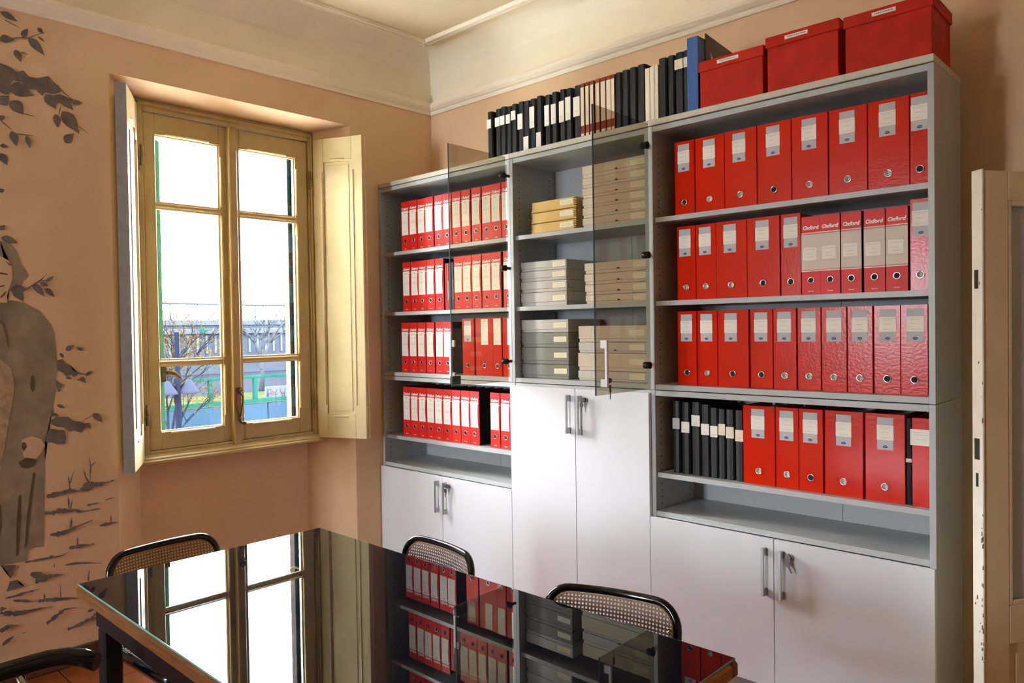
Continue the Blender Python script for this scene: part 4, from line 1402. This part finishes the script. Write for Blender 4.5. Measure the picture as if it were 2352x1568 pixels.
struct(o, 'unseen ground below the window, made pale to bounce light indoors', 'ground')
o = MB().box(-90, -16.4, -60, 90, GZ, -0.30).build('embankment', 'asphalt')
struct(o, 'raised embankment behind the blue wall', 'ground')
o = MB().box(-22.0, -16.4, -40, 60, -0.30, -0.27).build('grass_verge', 'grass')
tag(o, 'yellow-green grass strip behind the green railing', 'grass', kind='stuff')
# blue panel wall with green rail
t = thing('panel_wall', 'blue panel wall with green top rail beyond the window', 'wall', (-16, 8, GZ))
pm = MB().box(-0.04, 0.04, 0.012, 1.988, 0, 2.18).mesh('panel', 'panel_blue', 0.006)
for k in range(9):
    o = add(t, 'panel', pm, (0, -6.7 + 2.0 * k + 0.33 - 1.0, 0))
MB().box(-16.06, -15.94, -1.0, 18, 0.0, 0.085).build('base_rail', 'rail_green', t, 0.01)
MB().box(-16.05, -15.95, -1.0, 18, 0.555, 0.615).build('top_rail', 'rail_green', t, 0.01)
for k in range(16):
    y = -0.98 + 1.04 * k + 0.0
    y = 8.34 + 1.04 * (k - 8)
    if k % 1 == 0:
        MB().box(-16.05, -15.95, y - 0.045, y + 0.045, 0.085, 0.555).build('post', 'rail_green', t, 0.008)
# retaining wall of the railway with coping, slatted band and truss railing
t = thing('retaining_wall', 'long grey concrete retaining wall with slats behind the blue wall', 'wall', (-34, 18, -0.3))
MB().box(-34.6, -34.0, -10, 55, -0.30, 1.55).build('wall_face', 'concrete_grey', t)
MB().box(-34.7, -33.8, -10, 55, 1.55, 1.80).build('coping', 'concrete_light', t, 0.02)
MB().box(-34.65, -33.9, -10, 55, 1.95, 2.20).build('upper_beam', 'concrete_light', t, 0.02)
MB().box(-34.62, -33.98, -10, 55, 1.80, 1.95).build('ledge', 'concrete_grey', t)
sm = MB().box(0, 0.05, -0.05, 0.05, 0, 0.85).mesh('slat', 'slat_pale', 0.01)
for k in range(44):
    add(t, 'slat', sm, (0.0, -8.5 + 0.42 * k, 0.95))
MB().box(-33.98, -33.93, 6, 30, 0.42, 0.48).build('cable_rail', 'slat_pale', t)
t = thing('truss_railing', 'rusty grey truss railing on top of the retaining wall', 'railing', (-34.3, 18, 2.2))
b = MB().tube([(-34.3, -10 + 2 * k, 2.97 + 0.02 * math.sin(k * 1.7)) for k in range(33)], 0.085, 6)
b.build('top_rail', 'rail_grey', t)
rnd = random.Random(11)
for k in range(26):
    y = 4 + 1.1 * k
    b = MB()
    if k % 3 == 0:
        b.tube([(-34.3, y, 2.2), (-34.3, y, 2.97)], 0.045, 5)
    else:
        b.tube([(-34.3, y - 0.5, 2.2), (-34.3, y + 0.2, 2.97)], 0.03, 5)
    b.build('strut', 'rail_grey', t)
for (y, h, cm, lab) in ((20.05, 0.0, 'panel_white', 'small white sign plate on the grey wall coping'), (20.30, 0.0, 'sign_green', 'small green sign plate on the grey wall coping'), (15.15, 0.02, 'sign_green', 'small green sign plate seen past the casement meeting stile')):
    tag(MB().box(-33.78, -33.74, y - 0.11, y + 0.11, 1.58 + h, 1.80 + h).build('sign_plate', cm, bevel=0.01), lab, 'sign')
# graffiti panel on the grass
t = thing('graffiti_panel', 'white painted panel with graffiti standing on the grass', 'panel', (-19, 10.6, -0.27))
MB().box(-19.05, -19.0, 10.22, 11.6, -0.27, 0.10).build('panel', 'panel_white', t, 0.006)
b = MB().disc((-18.996, 10.42, -0.08), 0, 0.065, 14)
b.disc((-18.996, 10.74, -0.13), 0, 0.06, 14)
b.build('pink_paint', 'graffiti_pink', t)
b = MB().prism([(10.23, -0.16), (10.29, -0.18), (10.33, -0.06), (10.29, -0.09), (10.265, 0.03), (10.25, -0.08)], 0, -18.999, -18.995)
for (ya, za, yb, zb) in ((10.52, -0.25, 10.50, -0.08), (10.50, -0.08, 10.55, 0.02), (10.50, -0.12, 10.57, -0.10), (10.64, 0.04, 10.68, -0.10), (10.77, -0.25, 10.80, 0.02), (10.68, -0.11, 10.79, -0.10), (10.25, 0.02, 10.40, 0.01)):
    b.tube([(-18.996, ya, za), (-18.996, yb, zb)], 0.006, 4)
b.build('dark_paint', 'graffiti_dark', t)
# lamp post with two wide shades
t = thing('street_lamp', 'street lamp with two wide white shades seen through the left sash', 'lamp', (-11.8, 4.87, GZ))
MB().tube([(-11.8, 4.87, GZ), (-11.8, 4.87, 1.62)], [0.06, 0.035], 10).build('pole', 'pole_dark', t)
for sy in (-1, 1):
    b = MB().tube([(-11.8, 4.87, 0.72), (-11.8, 4.87 + sy * 0.08, 0.80), (-11.8, 4.87 + sy * 0.16, 0.86)], 0.016, 6)
    b.build('arm', 'pole_dark', t)
    sh = MB().lathe((-11.8, 4.87 + sy * 0.17, 0.66), [(0.005, 0.215), (0.05, 0.20), (0.09, 0.13), (0.15, 0.04), (0.165, 0.0), (0.150, 0.0), (0.08, 0.11), (0.02, 0.17)], 18)
    so = sh.build('lamp_shade', 'lamp_white', t)
    MB().lathe((-11.8, 4.87 + sy * 0.17, 0.70), [(0.001, -0.05), (0.035, -0.03), (0.04, 0.02), (0.02, 0.09)], 10).build('bulb_holder', 'pole_dark', so)
# autumn tree behind the lamp
def tree(loc, h, spread, seed, bark, leaves, nleaf, label, depth=5, r0=0.07, leafz=0.0, lsize=0.05):
    rnd = random.Random(seed)
    t = thing('tree', label, 'tree', loc, 'trees outside the window')
    tr, br = MB(), MB()
    tips = []

    def grow(p, dr, L, r, lv):
        q = p + dr * L
        mid = (p + q) / 2 + Vector((rnd.uniform(-1, 1), rnd.uniform(-1, 1), 0)) * L * 0.06
        (tr if lv == 0 else br).tube([tuple(p), tuple(mid), tuple(q)], [r, r * 0.85, r * 0.68], 7 if lv == 0 else 4)
        if lv >= 2:
            tips.append(q)
            tips.append(mid)
        if lv < depth:
            for k in range(3 if lv < 4 else 2):
                nd = (dr + Vector((rnd.uniform(-1, 1), rnd.uniform(-1, 1), rnd.uniform(-0.25, 0.5))) * spread).normalized()
                grow(q if k else (p + dr * L * rnd.uniform(0.6, 0.95)), nd, L * rnd.uniform(0.58, 0.8), r * 0.6, lv + 1)
    grow(Vector(loc), Vector((0.02, 0.03, 1)).normalized(), h, r0, 0)
    tr.build('trunk', bark, t)
    br.build('branches', bark, t)['kind'] = 'stuff'
    if nleaf:
        for cm in leaves:
            lf = MB()
            for k in range(nleaf):
                p = rnd.choice(tips) + Vector((rnd.gauss(0, .14), rnd.gauss(0, .14), rnd.gauss(-0.06, .14) + leafz))
                u = Vector((rnd.uniform(-1, 1), rnd.uniform(-1, 1), rnd.uniform(-1, 1))).normalized() * lsize * rnd.uniform(0.6, 1.1)
                v = u.cross(Vector((rnd.uniform(-1, 1), rnd.uniform(-1, 1), rnd.uniform(-1, 1)))).normalized() * lsize * 0.5
                lf.add([tuple(p - u), tuple(p + v), tuple(p + u), tuple(p - v)], [(0, 1, 2, 3)])
            lf.build('leaves', cm, t)['kind'] = 'stuff'
    return t


tree((-14.4, 5.75, GZ), 1.45, 0.62, 3, 'bark', ('leaf_orange', 'leaf_yellow'), 950, 'leafy autumn tree with orange leaves seen through the left sash', depth=6, r0=0.05, lsize=0.03)
tree((-22.5, 11.95, -0.30), 1.0, 0.7, 8, 'bark_far', (), 0, 'bare leafless tree beyond the railing in the right sash', depth=5, r0=0.09)
t = thing('catenary_mast', 'thin grey mast rising above the railing in the right sash', 'mast', (-50, 26.2, -0.3))
MB().tube([(-50, 26.2, -0.3), (-50, 26.2, 7.2)], 0.07, 6).build('mast', 'rail_grey', t)
MB().box(-50.03, -49.97, 25.8, 26.6, 6.1, 6.18).build('crossarm', 'rail_grey', t)

# ------------------------------------------------------------------ mural painted on the window wall (metres: y, z)
LEAVES=[(0.91,3.076,0.975,3.051,0.035),(0.991,2.984,1.015,3.032,0.029),(1.016,2.987,1.082,2.921,0.045),(1.054,3.045,1.079,3.021,0.024),(0.961,2.918,0.984,2.866,0.035),(1.054,3.004,1.086,2.985,0.013),(0.903,2.953,0.961,2.964,0.04),(0.937,2.745,1.032,2.722,0.075),(0.94,2.679,0.988,2.625,0.064),(0.898,2.711,0.942,2.756,0.067),(0.897,2.655,0.932,2.703,0.053),(1.081,2.74,1.123,2.678,0.059),(1.139,2.737,1.199,2.688,0.045),(1.193,2.725,1.239,2.73,0.029),(1.12,2.654,1.13,2.589,0.037),(1.149,2.673,1.22,2.579,0.07),(1.158,2.526,1.197,2.577,0.045),(0.939,2.54,0.958,2.472,0.04),(0.999,2.53,1.01,2.474,0.027),(0.892,2.468,0.925,2.466,0.021),(0.891,2.432,0.918,2.381,0.04),(0.884,2.083,0.905,2.11,0.024),(0.887,2.05,0.953,2.027,0.035),(0.919,1.808,0.986,1.818,0.048),(0.929,1.817,0.969,1.758,0.045),(1.008,1.84,1.056,1.783,0.035),(1.037,1.849,1.072,1.833,0.024),(1.058,1.822,1.097,1.781,0.027),(1.06,1.852,1.099,1.883,0.019),(0.895,2.604,0.905,2.581,0.035),(0.888,2.271,0.896,2.251,0.027),(0.872,3.06,0.91,3.076,0.035),(0.835,2.91,0.903,2.95,0.04),(0.791,2.771,0.866,2.819,0.061),(0.772,2.678,0.839,2.723,0.067),(0.82,2.639,0.88,2.682,0.059),(0.725,2.707,0.782,2.739,0.053),(0.794,2.545,0.843,2.514,0.04),(0.76,2.842,0.809,2.874,0.035),(0.853,2.985,0.886,2.954,0.032),(0.731,2.611,0.77,2.58,0.04),(1.138,1.527,1.178,1.552,0.027),(1.19,1.536,1.216,1.523,0.019),(1.198,1.393,1.222,1.364,0.024),(1.223,1.402,1.257,1.422,0.019),(1.095,1.267,1.128,1.25,0.019),(1.251,1.211,1.295,1.163,0.035),(1.22,1.168,1.239,1.136,0.024),(1.111,1.514,1.13,1.489,0.016),(1.075,1.225,1.103,1.212,0.019),(1.163,1.402,1.194,1.415,0.019),(1.182,1.385,1.216,1.373,0.008),(1.135,1.397,1.163,1.389,0.016),(0.849,0.189,0.897,0.22,0.021)]
STEMS=[([(0.903,2.943),(0.964,2.973),(1.018,2.989),(1.064,3.02),(1.113,3.05)],0.004),([(0.985,2.914),(1.013,2.91)],0.004),([(0.923,3.044),(0.983,3.023)],0.004),([(1.092,2.826),(1.161,2.762),(1.199,2.738)],0.004),([(1.142,2.695),(1.132,2.65)],0.004),([(1.215,2.618),(1.266,2.583)],0.0027),([(0.895,2.584),(0.946,2.541)],0.004),([(0.959,2.532),(1.026,2.535)],0.004),([(0.983,2.632),(1.035,2.625)],0.004),([(0.982,1.818),(1.038,1.859),(1.066,1.892)],0.0053),([(1.038,1.859),(1.074,1.861)],0.004),([(0.654,2.691),(0.774,2.752),(0.9,2.797)],0.008),([(0.689,2.872),(0.802,2.897),(0.903,2.943)],0.004),([(0.728,2.494),(0.818,2.55),(0.895,2.584)],0.004),([(1.173,1.418),(1.226,1.404)],0.004),([(1.202,1.179),(1.256,1.208)],0.0027),([(1.181,1.54),(1.193,1.534)],0.0027),([(1.075,1.214),(1.081,1.256)],0.004),([(1.041,0.838),(1.059,0.839),(1.087,0.842),(1.122,0.846),(1.146,0.851),(1.165,0.842),(1.206,0.837)],-0.0214),([(1.141,0.848),(1.138,0.891),(1.133,0.925)],-0.0067),([(1.14,0.88),(1.159,0.941)],-0.0067),([(1.189,0.84),(1.214,0.864),(1.238,0.866),(1.268,0.857),(1.298,0.863),(1.341,0.869)],-0.0214),([(1.194,0.839),(1.228,0.844),(1.263,0.858)],-0.0134),([(1.224,0.872),(1.21,0.906),(1.201,0.949)],-0.008),([(1.229,0.876),(1.234,0.951),(1.226,1.008)],-0.0053),([(1.234,0.951),(1.257,0.974)],-0.004),([(1.032,0.76),(1.069,0.755),(1.092,0.761),(1.139,0.75),(1.16,0.751),(1.187,0.737),(1.271,0.739)],-0.0187),([(1.135,0.753),(1.133,0.801),(1.13,0.828)],-0.0067),([(1.141,0.763),(1.15,0.806)],-0.0067),([(1.212,0.764),(1.241,0.766),(1.276,0.768)],-0.008),([(1.296,0.776),(1.347,0.784)],-0.004),([(1.051,0.654),(1.083,0.65),(1.111,0.652),(1.142,0.661),(1.171,0.67),(1.234,0.687)],-0.0214),([(1.137,0.655),(1.142,0.688),(1.146,0.721)],-0.0107),([(1.268,0.654),(1.304,0.654),(1.351,0.657)],-0.016),([(1.32,0.657),(1.32,0.697)],-0.0053),([(1.131,0.573),(1.166,0.572),(1.24,0.57)],-0.016),([(1.166,0.572),(1.169,0.617)],-0.0094),([(0.948,0.547),(1.001,0.547),(1.052,0.545),(1.099,0.544),(1.133,0.556)],-0.0094),([(1.052,0.545),(1.06,0.553)],-0.0187),([(1.113,0.495),(1.157,0.493),(1.202,0.484),(1.271,0.466)],-0.008),([(0.968,0.489),(1.005,0.469),(1.026,0.457),(1.067,0.456),(1.102,0.451)],-0.0241),([(0.985,0.446),(1.021,0.447),(1.058,0.454)],-0.0187),([(0.996,0.353),(1.023,0.35),(1.064,0.341),(1.139,0.327),(1.208,0.303)],-0.016),([(1.023,0.35),(1.02,0.382)],-0.0067),([(1.089,0.342),(1.088,0.412)],-0.0053),([(0.866,0.401),(0.896,0.401),(0.958,0.407),(1.0,0.408)],-0.0107),([(0.896,0.383),(0.937,0.37),(0.976,0.354)],-0.012),([(0.844,0.341),(0.882,0.326),(0.907,0.319),(0.951,0.316),(1.002,0.316),(1.053,0.31)],-0.0187),([(1.027,0.236),(1.046,0.247),(1.074,0.264),(1.102,0.282),(1.155,0.277)],-0.0187),([(1.115,0.182),(1.167,0.19),(1.206,0.202),(1.241,0.201),(1.269,0.195)],-0.016),([(1.214,0.2),(1.236,0.22),(1.256,0.221)],-0.008),([(0.842,0.255),(0.861,0.264),(0.88,0.268),(0.909,0.263)],-0.0187),([(1.21,0.394),(1.215,0.447)],-0.0094),([(0.844,0.357),(0.87,0.354)],-0.016),([(0.927,0.221),(0.946,0.221)],-0.0053),([(1.205,0.244),(1.238,0.247)],-0.0107),([(1.063,0.494),(1.066,0.513)],-0.0053)]
POLYS={'branch_dark':[[(0.901,2.843),(0.935,2.835),(0.965,2.817),(0.992,2.831),(1.014,2.808),(1.045,2.808),(1.095,2.83),(1.105,2.801),(1.138,2.794),(1.144,2.767),(1.113,2.747),(1.081,2.75),(1.066,2.73),(1.04,2.752),(1.008,2.75),(0.982,2.775),(0.951,2.776),(0.929,2.743),(0.899,2.746),(0.864,2.726),(0.823,2.737),(0.807,2.76),(0.84,2.783),(0.849,2.81),(0.884,2.831)],[(1.104,2.74),(1.141,2.753),(1.199,2.741),(1.186,2.715),(1.141,2.714),(1.112,2.699)],[(1.098,1.479),(1.123,1.486),(1.136,1.462),(1.157,1.453),(1.164,1.431),(1.188,1.417),(1.156,1.408),(1.135,1.404),(1.121,1.421),(1.1,1.432)],[(1.063,1.193),(1.089,1.211),(1.14,1.206),(1.159,1.187),(1.206,1.172),(1.215,1.147),(1.197,1.122),(1.167,1.137),(1.146,1.134),(1.12,1.157),(1.094,1.162),(1.074,1.175)],[(1.041,1.109),(1.06,1.159),(1.094,1.148),(1.122,1.145),(1.13,1.109),(1.124,1.075),(1.092,1.079),(1.068,1.092),(1.045,1.093)],[(0.849,0.557),(0.913,0.543),(0.9,0.504),(0.888,0.486),(0.874,0.525)],[(0.871,0.432),(0.885,0.472),(0.915,0.474),(0.923,0.449),(0.942,0.437),(0.906,0.431)],[(1.095,1.385),(1.12,1.363),(1.107,1.327),(1.098,1.333)]],'robe':[[(0.9,1.753),(0.919,1.765),(0.972,1.754),(1.034,1.715),(1.079,1.652),(1.092,1.609),(1.096,1.556),(1.098,1.516),(1.1,1.443),(1.092,1.349),(1.076,1.256),(1.061,1.185),(1.04,1.093),(1.038,1.0),(1.029,0.721),(1.025,0.603),(0.993,0.606),(0.964,0.599),(0.954,0.552),(0.9,0.552),(0.849,0.557),(0.803,0.568),(0.758,0.586),(0.713,0.609),(0.706,0.657),(0.683,0.676),(0.658,0.684),(0.659,0.795),(0.663,1.053),(0.665,1.139),(0.653,1.226),(0.644,1.294),(0.635,1.38),(0.632,1.466),(0.636,1.532),(0.64,1.568),(0.645,1.616),(0.656,1.655),(0.694,1.713),(0.746,1.751),(0.792,1.763),(0.808,1.751)]],'hair':[[(0.882,2.033),(0.917,2.025),(0.946,1.991),(0.963,1.926),(0.982,1.901),(0.99,1.878),(0.969,1.857),(0.951,1.825),(0.922,1.804),(0.914,1.82),(0.927,1.863),(0.926,1.919),(0.913,1.947),(0.881,1.965),(0.834,1.962),(0.802,1.94),(0.788,1.912),(0.785,1.857),(0.796,1.817),(0.787,1.801),(0.762,1.82),(0.746,1.849),(0.728,1.868),(0.736,1.89),(0.755,1.915),(0.773,1.98),(0.802,2.017),(0.836,2.029)]],'skin':[[(0.945,1.113),(0.963,1.125),(0.987,1.129),(1.023,1.114),(1.041,1.081),(1.018,1.038),(0.991,1.011),(0.971,1.014),(0.951,1.043)],[(0.881,1.965),(0.913,1.947),(0.926,1.919),(0.927,1.863),(0.914,1.82),(0.903,1.785),(0.905,1.753),(0.801,1.751),(0.805,1.783),(0.796,1.817),(0.785,1.857),(0.788,1.912),(0.802,1.94),(0.834,1.962)]],'sash':[[(0.87,1.496),(0.912,1.452),(0.923,1.381),(0.919,1.32),(0.898,1.211),(0.878,1.083),(0.858,0.975),(0.812,0.982),(0.798,1.093),(0.785,1.223),(0.769,1.332),(0.768,1.391),(0.782,1.458),(0.824,1.498)]],'fold':[[(0.989,1.407),(1.0,1.417),(1.006,1.375),(0.996,1.329),(0.986,1.361)],[(0.988,0.954),(0.997,0.96),(0.975,0.804),(0.956,0.633),(0.946,0.605),(0.959,0.766)],[(0.928,0.858),(0.938,0.867),(0.932,0.73),(0.921,0.59),(0.911,0.582),(0.916,0.723)],[(0.855,0.846),(0.86,0.805),(0.86,0.735),(0.852,0.686)],[(0.947,1.105),(0.961,1.103),(0.966,1.082),(0.953,1.063),(0.946,1.079)],[(0.929,1.015),(0.963,1.033),(1.003,1.021),(0.996,0.991),(0.966,0.982),(0.944,0.988)]],'line':[[(0.879,1.892),(0.908,1.885),(0.91,1.879),(0.879,1.882)],[(0.878,1.829),(0.895,1.834),(0.895,1.828),(0.878,1.823)],[(0.877,1.78),(0.892,1.797),(0.901,1.808),(0.896,1.791),(0.88,1.773)],[(0.898,1.948),(0.915,1.933),(0.93,1.921),(0.914,1.926)],[(0.874,1.673),(0.891,1.653),(0.903,1.592),(0.906,1.543),(0.901,1.543),(0.896,1.592),(0.886,1.647),(0.874,1.665)]]}


def mural_obj(name, mname, depth, label=None):
    b = MB()
    return b, lambda: tag(b.build(name, mname, wall_l), label)


def fan(b, pts, x):
    bm = bmesh.new()
    vs = [bm.verts.new((x, y, z)) for y, z in pts]
    fc_ = bm.faces.new(vs)
    bmesh.ops.triangulate(bm, faces=[fc_])
    bm.verts.index_update()
    b.add([tuple(v.co) for v in bm.verts], [[v.index for v in q.verts] for q in bm.faces])
    bm.free()


for key, name, mname, dx, lab in (('robe', 'painted_robe', 'mural_robe', 0.0006, 'painted grey-brown robe of the mural figure'), ('hair', 'painted_hair', 'mural_robe', 0.0010, 'painted hair of the mural figure'), ('skin', 'painted_skin', 'mural_skin', 0.0012, 'painted face and hand of the mural figure'), ('sash', 'painted_sash', 'mural_sash', 0.0009, 'painted pale front panel of the robe'), ('fold', 'painted_folds', 'mural_robe_dark', 0.0014, 'painted dark folds of the robe'), ('line', 'painted_lines', 'mural_line', 0.0016, 'painted contour lines of the mural figure')):
    b = MB()
    for pl in POLYS[key]:
        fan(b, pl, WX + dx)
    tag(b.build(name, mname, wall_l), lab)
b = MB()
lay = 0.0018
for pl in POLYS['branch_dark']:
    lay += 0.00003
    fan(b, pl, WX + lay)
for (y0, z0, y1, z1, wd) in LEAVES:
    dy, dz = y1 - y0, z1 - z0
    L = math.hypot(dy, dz)
    ny, nz = -dz / L, dy / L
    prof = [(0, 0.05), (0.12, 0.35), (0.3, 0.5), (0.5, 0.46), (0.72, 0.28), (0.9, 0.08), (1, 0)]
    pts = [(y0 + dy * t + ny * wd * k, z0 + dz * t + nz * wd * k) for t, k in prof] + [(y0 + dy * t - ny * wd * k * 0.8, z0 + dz * t - nz * wd * k * 0.8) for t, k in prof[-2::-1]]
    lay += 0.00003
    fan(b, pts, WX + lay)
rnd = random.Random(21)
for (pts, th) in STEMS:
    rock = th < 0
    th = abs(th)
    P2 = []
    for i in range(len(pts) - 1):
        n = 4 if rock else 3
        for k in range(n):
            t = k / n
            P2.append((pts[i][0] * (1 - t) + pts[i + 1][0] * t, pts[i][1] * (1 - t) + pts[i + 1][1] * t))
    P2.append(pts[-1])
    vs, fs = [], []
    lay += 0.00003
    L = len(P2)
    for i, (y, z) in enumerate(P2):
        a, c = P2[max(i - 1, 0)], P2[min(i + 1, L - 1)]
        dy, dz = c[0] - a[0], c[1] - a[1]
        l = math.hypot(dy, dz) or 1
        s = i / (L - 1)
        wd = th * (0.5 * math.sin(math.pi * min(1, 0.15 + s)) ** 0.7 + 0.12) * (rnd.uniform(0.45, 1.25) if rock else 1)
        ny, nz = -dz / l * wd, dy / l * wd
        vs += [(WX + lay, y + ny, z + nz), (WX + lay, y - ny, z - nz)]
    fs = [(2 * i, 2 * i + 1, 2 * i + 3, 2 * i + 2) for i in range(L - 1)]
    b.add(vs, fs)
tag(b.build('painted_branches', 'mural_dark', wall_l), 'painted grey branches, leaves and rocky ground')

# chairs round the table
chair((-2.72, 1.185, 0), math.radians(-90 + 4), 'cane-back chair at the window end of the table')
chair((-2.175, 1.585, 0), math.radians(180 - 5), 'cane-back chair on the far side, before the corner cabinet doors')
chair((-1.285, 1.60, 0), math.radians(180 + 16), 'cane-back chair on the far side, near the tall middle doors')
chair((-2.20, 0.485, 0), math.radians(2), 'armchair with glossy black armrest at the near left of the table', arms=True)
